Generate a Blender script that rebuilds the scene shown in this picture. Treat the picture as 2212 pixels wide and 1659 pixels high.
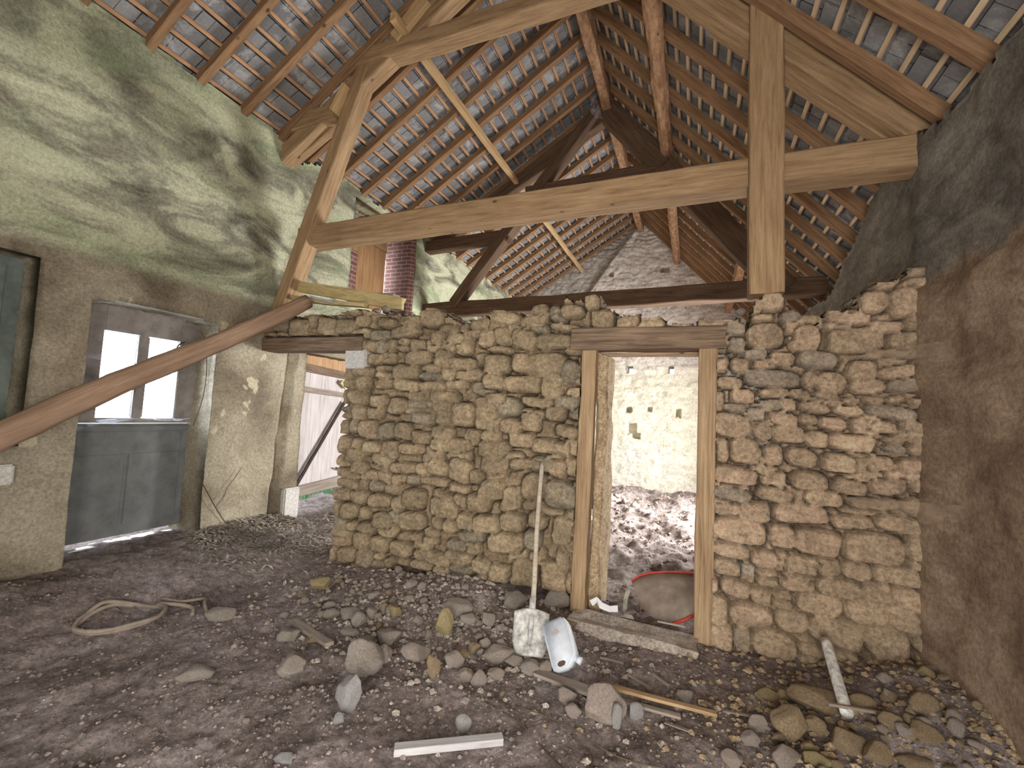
import bpy, bmesh, math, random
import numpy as np
from mathutils import Vector, Matrix, Euler, noise as mnoise
from mathutils.geometry import intersect_line_plane
SC = bpy.context.scene
for _o in list(bpy.data.objects): bpy.data.objects.remove(_o)
COL = SC.collection
rad = math.radians

# ------------------------------------------------------------------ camera
def make_camera():
    yaw, pitch, roll = rad(22.3), rad(3.7), rad(3.0)
    f = Vector((-math.sin(yaw)*math.cos(pitch), math.cos(yaw)*math.cos(pitch), math.sin(pitch)))
    r0 = Vector((math.cos(yaw), math.sin(yaw), 0)); u0 = r0.cross(f)
    R = math.cos(roll)*r0 + math.sin(roll)*u0; U = math.cos(roll)*u0 - math.sin(roll)*r0
    cam = bpy.data.cameras.new('camera'); o = bpy.data.objects.new('camera', cam); COL.objects.link(o)
    m = Matrix((R, U, -f)).transposed().to_4x4(); m.translation = Vector((0, 0, 1.65))
    o.matrix_world = m
    cam.sensor_fit = 'HORIZONTAL'; cam.sensor_width = 36.0; cam.lens = 36.0*960/2212
    cam.clip_start = 0.02; cam.clip_end = 300
    SC.camera = o
make_camera()

# ------------------------------------------------------------------ world, daylight at the openings, exposure
SC.view_settings.view_transform = 'Standard'; SC.view_settings.look = 'None'
SC.view_settings.gamma = 1.0; SC.view_settings.use_curve_mapping = False
SC.view_settings.exposure = 0.75
w = bpy.data.worlds.new('sky'); SC.world = w; w.use_nodes = True
w.node_tree.nodes['Background'].inputs[0].default_value = (0.86, 0.93, 1.0, 1)
w.node_tree.nodes['Background'].inputs[1].default_value = 2.2
def daylight(name, loc, size, aim, power, color, spread=180):
    l = bpy.data.lights.new(name, 'AREA'); l.shape = 'RECTANGLE'; l.size, l.size_y = size
    l.energy = power; l.color = color; l.spread = rad(spread)
    o = bpy.data.objects.new(name, l); COL.objects.link(o); o.location = loc
    o.rotation_euler = Vector(aim).to_track_quat('-Z', 'Y').to_euler()
    return o
daylight('daylight_side_entrance', (1.98, -.30, 1.2), (1.6, 2.3), (-1, .25, .05), 105, (1.0, 0.95, 0.88))
daylight('daylight_entrance', (0.1, -1.85, 1.25), (2.2, 2.3), (0, 1, 0.05), 130, (1.0, 0.93, 0.86))
daylight('daylight_window', (-5.45, 2.68, 1.85), (0.9, 1.0), (1, 0, -0.15), 45, (0.78, 0.87, 1.0))
daylight('daylight_far_opening', (2.1, 8.4, 1.5), (3.0, 2.0), (-1, -0.25, -.12), 620, (1.0, 0.98, 0.95))
daylight('daylight_loft_opening', (-5.9, 6.2, 4.1), (1.2, 1.4), (1, -0.1, 0), 60, (0.85, 0.92, 1.0))

# ------------------------------------------------------------------ numpy noise
def _hash(ix, iy, s):
    n = (ix.astype(np.int64)*374761393 + iy.astype(np.int64)*668265263 + s*1442695041) & 0x7fffffff
    n = ((n ^ (n >> 13))*1274126177) & 0x7fffffff
    n = n ^ (n >> 16)
    return (n & 0xffff)/65535.0
def vnoise(x, y, s=0):
    ix, iy = np.floor(x), np.floor(y); fx, fy = x-ix, y-iy
    ux, uy = fx*fx*(3-2*fx), fy*fy*(3-2*fy)
    a, b, c, d = _hash(ix, iy, s), _hash(ix+1, iy, s), _hash(ix, iy+1, s), _hash(ix+1, iy+1, s)
    return (a*(1-ux)+b*ux)*(1-uy)+(c*(1-ux)+d*ux)*uy*1.0 - 0.5
def fbm(x, y, s=0, o=4, g=0.5):
    t = 0*x; a = 1.0
    for k in range(o):
        t = t + a*vnoise(x*2**k+17.3*k, y*2**k-9.1*k, s+k*7); a *= g
    return t
def sstep(a, b, x):
    t = np.clip((x-a)/(b-a), 0, 1); return t*t*(3-2*t)

# ------------------------------------------------------------------ object helpers
def tag(o, label=None, cat=None, group=None, kind=None):
    if label: o['label'] = label
    if cat: o['category'] = cat
    if group: o['group'] = group
    if kind: o['kind'] = kind
    return o
def mesh_obj(name, verts, faces, mat, parent=None, smooth=True, col=None):
    me = bpy.data.meshes.new(name); 
    me.from_pydata([tuple(v) for v in verts] if not isinstance(verts, np.ndarray) else verts.tolist(), [], faces if isinstance(faces, list) else faces.tolist())
    me.update()
    if smooth: me.polygons.foreach_set('use_smooth', [True]*len(me.polygons))
    if col is not None:
        ca = me.color_attributes.new('tone', 'FLOAT_COLOR', 'POINT')
        ca.data.foreach_set('color', np.c_[col, np.ones(len(col))].astype(np.float32).ravel())
    if mat: me.materials.append(mat)
    o = bpy.data.objects.new(name, me); COL.objects.link(o)
    if parent: o.parent = parent
    return o
def bm_obj(name, bm, mat, parent=None, smooth=False):
    me = bpy.data.meshes.new(name); bm.normal_update(); bm.to_mesh(me); bm.free()
    if smooth: me.polygons.foreach_set('use_smooth', [True]*len(me.polygons))
    if mat: me.materials.append(mat)
    o = bpy.data.objects.new(name, me); COL.objects.link(o)
    if parent: o.parent = parent
    return o
def empty(name, loc=(0, 0, 0), rz=0):
    o = bpy.data.objects.new(name, None); COL.objects.link(o); o.location = loc
    o.rotation_euler = (0, 0, rz); o.empty_display_size = 0.1; return o
def bm_box(bm, lo, hi, bev=0.0):
    r = bmesh.ops.create_cube(bm, size=1)
    for v in r['verts']:
        v.co = Vector([lo[i]+(v.co[i]+0.5)*(hi[i]-lo[i]) for i in range(3)])
    if bev:
        es = list({e for v in r['verts'] for e in v.link_edges})
        bmesh.ops.bevel(bm, geom=es, offset=bev, segments=2, affect='EDGES')
def tube(name, pts, rads, mat, parent=None, n=10, seed=0, rough=0.0, squash=1.0):
    pts = [Vector(p) for p in pts]; vs = []; fs = []
    if not isinstance(rads, (list, tuple)): rads = [rads]*len(pts)
    up = Vector((0, 0, 1))
    for i, p in enumerate(pts):
        t = (pts[min(i+1, len(pts)-1)]-pts[max(i-1, 0)]).normalized()
        s = t.cross(up); s = s.normalized() if s.length > 1e-3 else Vector((1, 0, 0)); u = s.cross(t)
        for k in range(n):
            a = 2*math.pi*k/n; rr = rads[i]*(1+rough*mnoise.noise(Vector((i*0.6+seed, math.cos(a)*1.3, math.sin(a)*1.3))))
            vs.append(p+s*math.cos(a)*rr+u*math.sin(a)*rr*squash)
    for i in range(len(pts)-1):
        for k in range(n):
            fs.append((i*n+k, i*n+(k+1) % n, (i+1)*n+(k+1) % n, (i+1)*n+k))
    fs.append(tuple(range(n))[::-1]); fs.append(tuple((len(pts)-1)*n+k for k in range(n)))
    return mesh_obj(name, vs, fs, mat, parent)
def beam(name, p0, p1, wd, ht, mat, parent=None, up=(0, 0, 1), wob=0.006, seg=0.12, cham=0.06, seed=None, taper=1.0, bow=0.0):
    """a sawn timber: local X runs along it, worn chamfered edges, slightly uneven faces"""
    p0, p1 = Vector(p0), Vector(p1); L = (p1-p0).length; x = (p1-p0).normalized()
    y = Vector(up).cross(x).normalized(); z = x.cross(y)
    n = max(2, int(L/seg)); c = cham*min(wd, ht); a, b = wd/2, ht/2
    sec = [(-a+c, -b), (0, -b), (a-c, -b), (a, -b+c), (a, 0), (a, b-c), (a-c, b), (0, b), (-a+c, b), (-a, b-c), (-a, 0), (-a, -b+c)]
    sd = seed if seed is not None else random.uniform(0, 99); vs = []; fs = []; m = len(sec)
    for i in range(n+1):
        X = L*i/n; tp = 1+(taper-1)*i/n
        for (sy, sz) in sec:
            q = Vector((X*1.7+sd, sy*6, sz*6))
            vs.append((X + (mnoise.noise(q*3)*wob*2 if i in (0, n) else 0), sy*tp+mnoise.noise(q)*wob+mnoise.noise(q*4)*wob*.5,
                       sz*tp+mnoise.noise(q+Vector((9, 9, 9)))*wob+bow*math.sin(math.pi*i/n)))
    for i in range(n):
        for k in range(m):
            fs.append((i*m+k, i*m+(k+1) % m, (i+1)*m+(k+1) % m, (i+1)*m+k))
    fs.append(tuple(range(m))[::-1]); fs.append(tuple(n*m+k for k in range(m)))
    o = mesh_obj(name, vs, fs, mat, None, smooth=False)
    M = Matrix((x, y, z)).transposed().to_4x4(); M.translation = p0
    if parent:
        o.parent = parent; o.matrix_local = parent.matrix_basis.inverted() @ M
    else: o.matrix_world = M
    return o

# ------------------------------------------------------------------ materials
class NT:
    def __init__(s, name, rough=0.9):
        s.m = bpy.data.materials.new(name); s.m.use_nodes = True; s.t = s.m.node_tree
        s.b = s.t.nodes['Principled BSDF']; s.b.inputs['Roughness'].default_value = rough
        s.b.inputs['Specular IOR Level'].default_value = 0.2
    def n(s, typ, **kw):
        nd = s.t.nodes.new(typ)
        for k, v in kw.items():
            if hasattr(nd, k) and not k[0].isupper(): setattr(nd, k, v)
            else: nd.inputs[k.replace('_', ' ')].default_value = v
        return nd
    def l(s, a, b): s.t.links.new(a, b)
    def coord(s, scale=(1, 1, 1), kind='Object', rot=(0, 0, 0), rnd=False):
        tc = s.n('ShaderNodeTexCoord'); mp = s.n('ShaderNodeMapping'); mp.inputs['Scale'].default_value = scale
        mp.inputs['Rotation'].default_value = rot; s.l(tc.outputs[kind], mp.inputs[0])
        if rnd:
            oi = s.n('ShaderNodeObjectInfo'); mu = s.n('ShaderNodeMath', operation='MULTIPLY'); mu.inputs[1].default_value = 50
            s.l(oi.outputs['Random'], mu.inputs[0]); s.l(mu.outputs[0], mp.inputs['Location'])
        return mp.outputs[0]
    def noise(s, co, scale=5, detail=6, rough=0.6, dist=0.0):
        nd = s.n('ShaderNodeTexNoise'); nd.inputs['Scale'].default_value = scale; nd.inputs['Detail'].default_value = detail
        nd.inputs['Roughness'].default_value = rough; nd.inputs['Distortion'].default_value = dist
        s.l(co, nd.inputs['Vector']); return nd.outputs['Fac']
    def ramp(s, fac, stops):
        r = s.n('ShaderNodeValToRGB'); e = r.color_ramp.elements
        while len(e) < len(stops): e.new(0.5)
        for i, (p, c) in enumerate(stops):
            e[i].position = p; e[i].color = (*c, 1) if len(c) == 3 else c
        s.l(fac, r.inputs[0]); return r.outputs[0]
    def mix(s, fac, a, b, mode='MIX'):
        m = s.n('ShaderNodeMix', data_type='RGBA', blend_type=mode)
        for sock, v in ((m.inputs[0], fac), (m.inputs[6], a), (m.inputs[7], b)):
            if hasattr(v, 'is_linked') or hasattr(v, 'links'): s.l(v, sock)
            else: sock.default_value = v if not isinstance(v, tuple) else ((*v, 1) if len(v) == 3 else v)
        return m.outputs[2]
    def out(s, col, bump=None, strength=0.4, dist=0.02):
        s.l(col, s.b.inputs['Base Color']) if not isinstance(col, tuple) else setattr(s.b.inputs['Base Color'], 'default_value', (*col, 1))
        if bump is not None:
            bp = s.n('ShaderNodeBump'); bp.inputs['Strength'].default_value = strength; bp.inputs['Distance'].default_value = dist
            s.l(bump, bp.inputs['Height']); s.l(bp.outputs[0], s.b.inputs['Normal'])
        return s.m
def wood(name, light, mid, dark, grain=14, along=0.9, knots=True, bump=0.35):
    t = NT(name, 0.85); co = t.coord((along, grain, grain), rnd=True); co2 = t.coord((1.2, 2.5, 2.5), rnd=True)
    g = t.noise(co, 2.6, 10, 0.72, 0.25); b = t.noise(co2, 1.7, 4, 0.6)
    c = t.ramp(g, [(0.3, dark), (0.5, mid), (0.7, light)])
    c = t.mix(t.ramp(b, [(0.38, (0.0,)*3), (0.72, (0.8,)*3)]), c, t.mix(0.5, c, dark))
    if knots:
        v = t.n('ShaderNodeTexVoronoi'); v.inputs['Scale'].default_value = 2.3; t.l(t.coord((1, 1.6, 1.6), rnd=True), v.inputs['Vector'])
        k = t.ramp(v.outputs['Distance'], [(0.03, (1,)*3), (0.075, (0,)*3)])
        c = t.mix(k, c, tuple(x*0.55 for x in dark))
    return t.out(c, g, bump, 0.01)
W_TRUSS = wood('old_oak_truss', (.47, .33, .195), (.34, .225, .125), (.18, .11, .06), 12)
W_TRUSS_DK = wood('dark_oak_truss', (.20, .135, .09), (.135, .085, .055), (.06, .036, .024), 12)
W_LIGHT = wood('pale_sawn_softwood', (.66, .48, .28), (.55, .38, .20), (.38, .24, .12), 16)
W_RAFTER = wood('brown_rafter_wood', (.40, .25, .14), (.28, .165, .09), (.13, .075, .042), 14)
W_BATTEN = wood('reddish_batten_wood', (.60, .37, .21), (.48, .28, .155), (.30, .16, .09), 18, knots=False)
W_BATTEN2 = wood('pale_batten_wood', (.82, .66, .46), (.72, .55, .37), (.50, .37, .24), 18, knots=False)
W_PURLIN = wood('bark_mottled_purlin', (.62, .42, .26), (.38, .225, .13), (.15, .08, .05), 6, 2.5)
W_LOG = wood('barkless_log', (.47, .335, .24), (.34, .225, .155), (.19, .12, .08), 10, 0.7, False)
W_LINTEL = wood('weathered_lintel_oak', (.33, .24, .165), (.21, .145, .10), (.06, .04, .03), 16, 0.8, False, 0.8)
W_POST = wood('door_post_oak', (.54, .40, .25), (.37, .26, .155), (.17, .10, .055), 15, 0.6)
W_GREY = wood('grey_weathered_board', (.40, .35, .30), (.30, .25, .21), (.16, .13, .11), 15, 0.9, False)
W_WHITE = wood('limewashed_batten', (.50, .485, .49), (.41, .395, .40), (.28, .26, .26), 15, 1.2, False)
W_HANDLE = wood('bleached_ash_handle', (.62, .56, .47), (.50, .44, .36), (.30, .25, .20), 15, 0.9, False)
W_PLANK = wood('whitewashed_door_planks', (.66, .62, .62), (.55, .51, .51), (.32, .27, .26), 16, 0.7, False)
W_PLANK_TOP = wood('raw_door_planks', (.58, .38, .22), (.46, .29, .16), (.28, .16, .09), 16, 0.7, False)
W_SHUT = wood('orange_brown_shutter_planks', (.40, .24, .12), (.30, .17, .08), (.16, .085, .045), 14, 0.6, False)
W_YEL = wood('yellow_split_board', (.66, .55, .28), (.50, .40, .20), (.26, .19, .09), 12, 1.5)

def plaster(name, a, b, c, patch=None, streak=(0.5, 0.5, 1.3), rot=(0.6, 0, 0), sc=2.4):
    t = NT(name, 0.95); co = t.coord(streak, rot=rot); co1 = t.coord()
    n1 = t.noise(co, sc, 9, 0.62, 0.9); n2 = t.noise(co1, 22, 8, 0.7); n3 = t.noise(co1, 0.55, 4, 0.5, .4)
    col = t.ramp(n1, [(0.33, a), (0.5, b), (0.66, c)])
    col = t.mix(t.ramp(n3, [(0.35, (0, 0, 0)), (0.7, (.75,)*3)]), col, patch or b)
    col = t.mix(0.35, col, t.ramp(n2, [(0.3, (.35,)*3), (0.7, (.75,)*3)]), 'OVERLAY')
    return t.out(col, t.noise(co1, 34, 8, 0.75), 0.5, 0.015)
P_BACK = plaster('dusty_plaster', (.20, .16, .11), (.34, .28, .04), (.42, .36, .26))
def left_plaster():
    t = NT('lichen_green_plaster', 0.95); co1 = t.coord(); tc = t.n('ShaderNodeTexCoord'); sp = t.n('ShaderNodeSeparateXYZ'); t.l(tc.outputs['Object'], sp.inputs[0])
    co = t.coord((1, 0.75, 1.9), rot=(rad(-32), 0, 0))
    n1 = t.noise(co, 1.5, 9, 0.6, 1.0); n2 = t.noise(co1, 22, 8, 0.7); n3 = t.noise(co, 0.8, 5, 0.55, .6)
    up = t.ramp(n1, [(0.36, (.13, .12, .09)), (0.46, (.28, .27, .20)), (0.54, (.47, .47, .335)), (0.68, (.62, .63, .44))])
    up = t.mix(t.ramp(n3, [(0.45, (0, 0, 0)), (0.62, (.5,)*3)]), up, (.40, .47, .29))
    lo = t.ramp(t.noise(co1, 1.3, 8, 0.6, .5), [(0.34, (.17, .14, .10)), (0.5, (.32, .275, .20)), (0.66, (.44, .395, .30))])
    lo = t.mix(t.ramp(t.noise(co1, 2.9, 3, 0.5), [(0.655, (0, 0, 0)), (0.68, (.75,)*3)]), lo, (.66, .60, .43))
    z = t.n('ShaderNodeMapRange'); z.inputs[1].default_value = 2.74; z.inputs[2].default_value = 2.84; t.l(sp.outputs[2], z.inputs[0])
    col = t.mix(z.outputs[0], lo, up)
    col = t.mix(0.7, col, t.ramp(t.noise(co1, 40, 10, 0.8), [(0.34, (.2,)*3), (0.5, (.5,)*3), (0.66, (.8,)*3)]), 'OVERLAY')
    return t.out(col, t.noise(co1, 30, 8, 0.8), 0.8, 0.02)
P_LEFT = left_plaster()
def right_plaster():
    t = NT('brown_earth_plaster', 0.95); co1 = t.coord(); tc = t.n('ShaderNodeTexCoord'); sp = t.n('ShaderNodeSeparateXYZ'); t.l(tc.outputs['Object'], sp.inputs[0])
    co = t.coord((1, 0.8, 1.7), rot=(rad(35), 0, 0))
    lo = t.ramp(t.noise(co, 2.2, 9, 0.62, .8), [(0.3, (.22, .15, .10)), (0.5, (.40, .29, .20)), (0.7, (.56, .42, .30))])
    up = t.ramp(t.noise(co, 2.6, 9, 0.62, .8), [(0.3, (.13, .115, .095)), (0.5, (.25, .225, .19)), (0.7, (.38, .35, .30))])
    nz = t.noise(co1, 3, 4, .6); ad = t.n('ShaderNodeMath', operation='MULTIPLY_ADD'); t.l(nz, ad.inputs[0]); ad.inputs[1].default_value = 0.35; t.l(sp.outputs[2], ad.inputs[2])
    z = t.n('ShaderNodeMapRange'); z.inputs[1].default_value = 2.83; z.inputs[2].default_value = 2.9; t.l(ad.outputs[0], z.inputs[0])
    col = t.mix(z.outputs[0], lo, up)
    col = t.mix(0.75, col, t.ramp(t.noise(co1, 36, 10, 0.8), [(0.34, (.2,)*3), (0.5, (.5,)*3), (0.66, (.8,)*3)]), 'OVERLAY')
    return t.out(col, t.noise(co, 14, 10, 0.8), 0.9, 0.03)
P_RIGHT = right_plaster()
def toned(name, bs=0.6, sc=30, dist=0.012, rough=0.95):
    """albedo from the per-stone tone attribute, broken by fine grain"""
    t = NT(name, rough); a = t.n('ShaderNodeAttribute', attribute_name='tone'); co = t.coord()
    n = t.noise(co, sc, 10, 0.82); n2 = t.noise(co, 5, 6, 0.7)
    col = t.mix(0.85, a.outputs['Color'], t.ramp(n, [(0.34, (.14,)*3), (0.5, (.5,)*3), (0.66, (.84,)*3)]), 'OVERLAY')
    col = t.mix(0.35, col, t.ramp(n2, [(0.3, (.3,)*3), (0.7, (.7,)*3)]), 'OVERLAY')
    return t.out(col, n, bs, dist)
M_STONE = toned('rubble_stone_and_clay', .9, 34, .018)
M_GABLE = toned('limewashed_rubble', 0.5, 24)
def rock_mat(name, a, b, c):
    t = NT(name, 0.93); co = t.coord((1, 1, 1), rnd=True)
    n = t.noise(co, 9, 9, 0.7, .3); n2 = t.noise(co, 48, 6, 0.75)
    col = t.ramp(n, [(0.3, a), (0.5, b), (0.7, c)])
    col = t.mix(0.8, col, t.ramp(n2, [(0.34, (.2,)*3), (0.66, (.82,)*3)]), 'OVERLAY')
    return t.out(col, n2, 0.9, 0.016)
R_GREY = rock_mat('dusty_grey_stone', (.28, .24, .21), (.46, .40, .345), (.62, .56, .50))
R_PINK = rock_mat('pinkish_dusty_stone', (.30, .24, .21), (.47, .395, .34), (.62, .54, .47))
R_TAN = rock_mat('tan_stone', (.24, .17, .10), (.43, .32, .20), (.58, .46, .31))
R_OCHRE = rock_mat('ochre_stone', (.32, .25, .12), (.52, .42, .23), (.64, .54, .32))
R_WHITE = rock_mat('pale_blue_grey_stone', (.32, .30, .29), (.48, .46, .45), (.66, .64, .63))
def floor_mat():
    t = NT('trodden_earth_floor', 0.97); co = t.coord()
    n = t.noise(co, 1.1, 8, 0.65, .7); n2 = t.noise(co, 16, 9, 0.75, .3); n3 = t.noise(co, 60, 5, .8)
    col = t.ramp(n, [(0.32, (.20, .155, .14)), (0.5, (.345, .285, .268)), (0.66, (.49, .42, .41))])
    col = t.mix(0.85, col, t.ramp(n2, [(0.34, (.2,)*3), (0.5, (.5,)*3), (0.64, (.85,)*3)]), 'OVERLAY')
    col = t.mix(0.6, col, t.ramp(n3, [(0.34, (.2,)*3), (0.66, (.8,)*3)]), 'OVERLAY')
    v = t.n('ShaderNodeTexVoronoi'); v.inputs['Scale'].default_value = 26; t.l(co, v.inputs['Vector'])
    col = t.mix(t.ramp(v.outputs['Distance'], [(0.10, (.55,)*3), (0.16, (0, 0, 0))]), col, (.45, .39, .35))
    return t.out(col, n2, 1.0, 0.05)
M_FLOOR = floor_mat()
def slate_mat():
    t = NT('grey_slates', 0.75); tc = t.n('ShaderNodeTexCoord'); co = t.coord((1, 1, 1), 'UV')
    br = t.n('ShaderNodeTexBrick'); br.inputs['Scale'].default_value = 1; br.inputs['Brick Width'].default_value = 0.27; br.inputs['Row Height'].default_value = 0.19
    br.inputs['Mortar Size'].default_value = 0.004; br.inputs['Color1'].default_value = (.165, .165, .17, 1); br.inputs['Color2'].default_value = (.275, .275, .28, 1)
    br.inputs['Mortar'].default_value = (.015, .013, .013, 1); t.l(co, br.inputs['Vector'])
    n = t.noise(t.coord(), 3.2, 8, .7, .5); n2 = t.noise(t.coord(), 40, 6, .7)
    col = t.mix(t.ramp(n, [(0.50, (0, 0, 0)), (0.66, (.75,)*3)]), br.outputs['Color'], (.50, .50, .505))
    col = t.mix(.4, col, t.ramp(n2, [(0.3, (.3,)*3), (0.7, (.7,)*3)]), 'OVERLAY')
    return t.out(col, n2, .3, .005)
M_SLATE = slate_mat()
def brick_mat():
    t = NT('red_brick', 0.9); co = t.coord((1, 1, 1), 'UV')
    br = t.n('ShaderNodeTexBrick'); br.inputs['Scale'].default_value = 1; br.inputs['Brick Width'].default_value = 0.22; br.inputs['Row Height'].default_value = 0.07
    br.inputs['Mortar Size'].default_value = 0.008; br.inputs['Color1'].default_value = (.17, .075, .062, 1); br.inputs['Color2'].default_value = (.11, .05, .045, 1)
    br.inputs['Mortar'].default_value = (.24, .19, .17, 1); t.l(co, br.inputs['Vector'])
    return t.out(br.outputs['Color'], br.outputs['Fac'], -.4, .01)
M_BRICK = brick_mat()
def plain(name, col, rough=.8, metal=0.0, vary=0.25, sc=12, bump=.2):
    t = NT(name, rough); t.b.inputs['Metallic'].default_value = metal; n = t.noise(t.coord(), sc, 7, .65)
    c = t.ramp(n, [(0.3, tuple(x*(1-vary) for x in col)), (0.7, tuple(min(1, x*(1+vary)) for x in col))])
    return t.out(c, n, bump, .008)
M_DOORPAINT = plain('grey_green_door_paint', (.155, .165, .165), .75, 0, .25, 6)
M_DARKSHUT = plain('dark_green_shutter_paint', (.12, .14, .125), .8, 0, .4, 4)
M_FRAME = plain('grey_window_paint', (.23, .21, .195), .85, 0, .3, 9)
M_IRON = plain('rusty_dark_iron', (.04, .028, .022), .7, .3, .4)
M_SHOVEL = plain('lime_crusted_steel', (.46, .45, .43), .8, .15, .75, 16, .6)
M_CAN = plain('dusty_bluish_plastic', (.60, .65, .72), .45, 0, .12, 18, .1)
M_CANLBL = plain('faded_brown_stain', (.42, .36, .37), .8, 0, .25)
M_CANSHADE = plain('dark_brown_slot_shade', (.10, .06, .05), .8, 0, .2)
M_PIPE = plain('scratched_white_pipe', (.68, .67, .64), .5, 0, .5, 30)
M_STEM = plain('dry_vine_stem', (.10, .075, .05), .9)
M_HOSE = plain('dusty_hose', (.27, .225, .185), .9, 0, .25)
M_TUB = plain('dusty_brown_tub', (.30, .25, .21), .9, 0, .35, 7, .5)
M_RED = plain('faded_red_rim', (.62, .08, .055), .6, 0, .2)
M_STRAP = plain('grey_webbing', (.38, .36, .30), .9, 0, .4)
M_RAG = plain('dark_rag', (.16, .13, .13), .95, 0, .4)
M_PAPER = plain('crumpled_white_paper', (.72, .72, .74), .8, 0, .1)
M_QUOIN = plain('pale_granite', (.50, .48, .45), .9, 0, .3, 45, .4)
M_LEAF = plain('dead_leaves', (.42, .38, .33), .9, 0, .6, 3, .1)
M_GRASS = plain('green_grass', (.16, .34, .16), .9, 0, .4, 3)
M_LIME = plain('white_lime_render', (.66, .66, .62), .95, 0, .2, 8, .4)
def glass_mat():
    t = NT('old_window_glass', .12); t.b.inputs['Transmission Weight'].default_value = 1; t.b.inputs['IOR'].default_value = 1.02
    t.b.inputs['Base Color'].default_value = (.96, .98, 1, 1); return t.m
M_GLASS = glass_mat()
def web_mat():
    t = NT('dusty_cobweb', 1); t.b.inputs['Base Color'].default_value = (.72, .76, .9, 1)
    n = t.noise(t.coord((1, 1, 1)), 9, 6, .7); a = t.ramp(n, [(0.4, (.02,)*3), (0.75, (.42,)*3)])
    t.l(a, t.b.inputs['Alpha']); return t.m
M_WEB = web_mat()
def web_brown():
    t = NT('brown_dusty_cobweb', 1); t.b.inputs['Base Color'].default_value = (.34, .25, .18, 1)
    n = t.noise(t.coord((1, 1, 1)), 7, 6, .7); a = t.ramp(n, [(0.35, (.05,)*3), (0.75, (.75,)*3)])
    t.l(a, t.b.inputs['Alpha']); return t.m
M_WEBB = web_brown()

# ------------------------------------------------------------------ ground
XL, XR, YD, YF = -4.75, 1.45, 3.75, 12.0
def ground_h(x, y):
    x = np.asarray(x, float); y = np.asarray(y, float)
    h = 0.21*sstep(-3.5, -4.7, x)*(1-0.5*sstep(3.9, 4.4, y))
    h = h + 0.13*np.exp(-((x+1.9)/0.9)**2)*sstep(2.7, 3.6, y)*(1-sstep(4.2, 5.0, y))
    h = h + 0.24*np.exp(-((x-1.35)/0.55)**2-((y-3.3)/0.75)**2)
    h = h - 0.13*sstep(5, 12, y)
    return h
def ground_fine(x, y):
    return 0.045*fbm(x*1.3, y*1.3, 3, 4)+0.042*fbm(x*5, y*5, 11, 4)+0.016*np.abs(fbm(x*9, y*9, 31, 3))+0.012*np.maximum(0, fbm(x*14, y*14, 21, 2))*sstep(-3.5, -2.2, -np.abs(y-3.4)*3)
def lines(a, b, st, extra=()):
    g = list(np.linspace(a, b, max(2, int(round((b-a)/st))+1)))
    for e in extra:
        i = int(np.argmin([abs(q-e) for q in g])); g[i] = e
    return np.array(sorted(set(g)))
def make_floor():
    xs = lines(XL-0.9, XR+0.5, 0.026); ys = np.concatenate([np.arange(-2.4, 0.8, .12), np.arange(.8, 4.6, .026), np.arange(4.6, YF+.6, .055)])
    X, Y = np.meshgrid(xs, ys); rough = 1+1.7*sstep(4.6, 5.5, Y)
    Z = ground_h(X, Y)+ground_fine(X, Y)*rough
    n, m = X.shape; idx = np.arange(n*m).reshape(n, m)
    F = np.stack([idx[:-1, :-1], idx[:-1, 1:], idx[1:, 1:], idx[1:, :-1]], -1).reshape(-1, 4)
    o = mesh_obj('floor', np.stack([X, Y, Z], -1).reshape(-1, 3), F, M_FLOOR); tag(o, 'bare brown earth floor strewn with rubble and dust', 'floor', kind='structure')
make_floor()
def gz(x, y): return float(ground_h(x, y)+ground_fine(np.array([x*1.0]), np.array([y*1.0]))[0])

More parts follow.
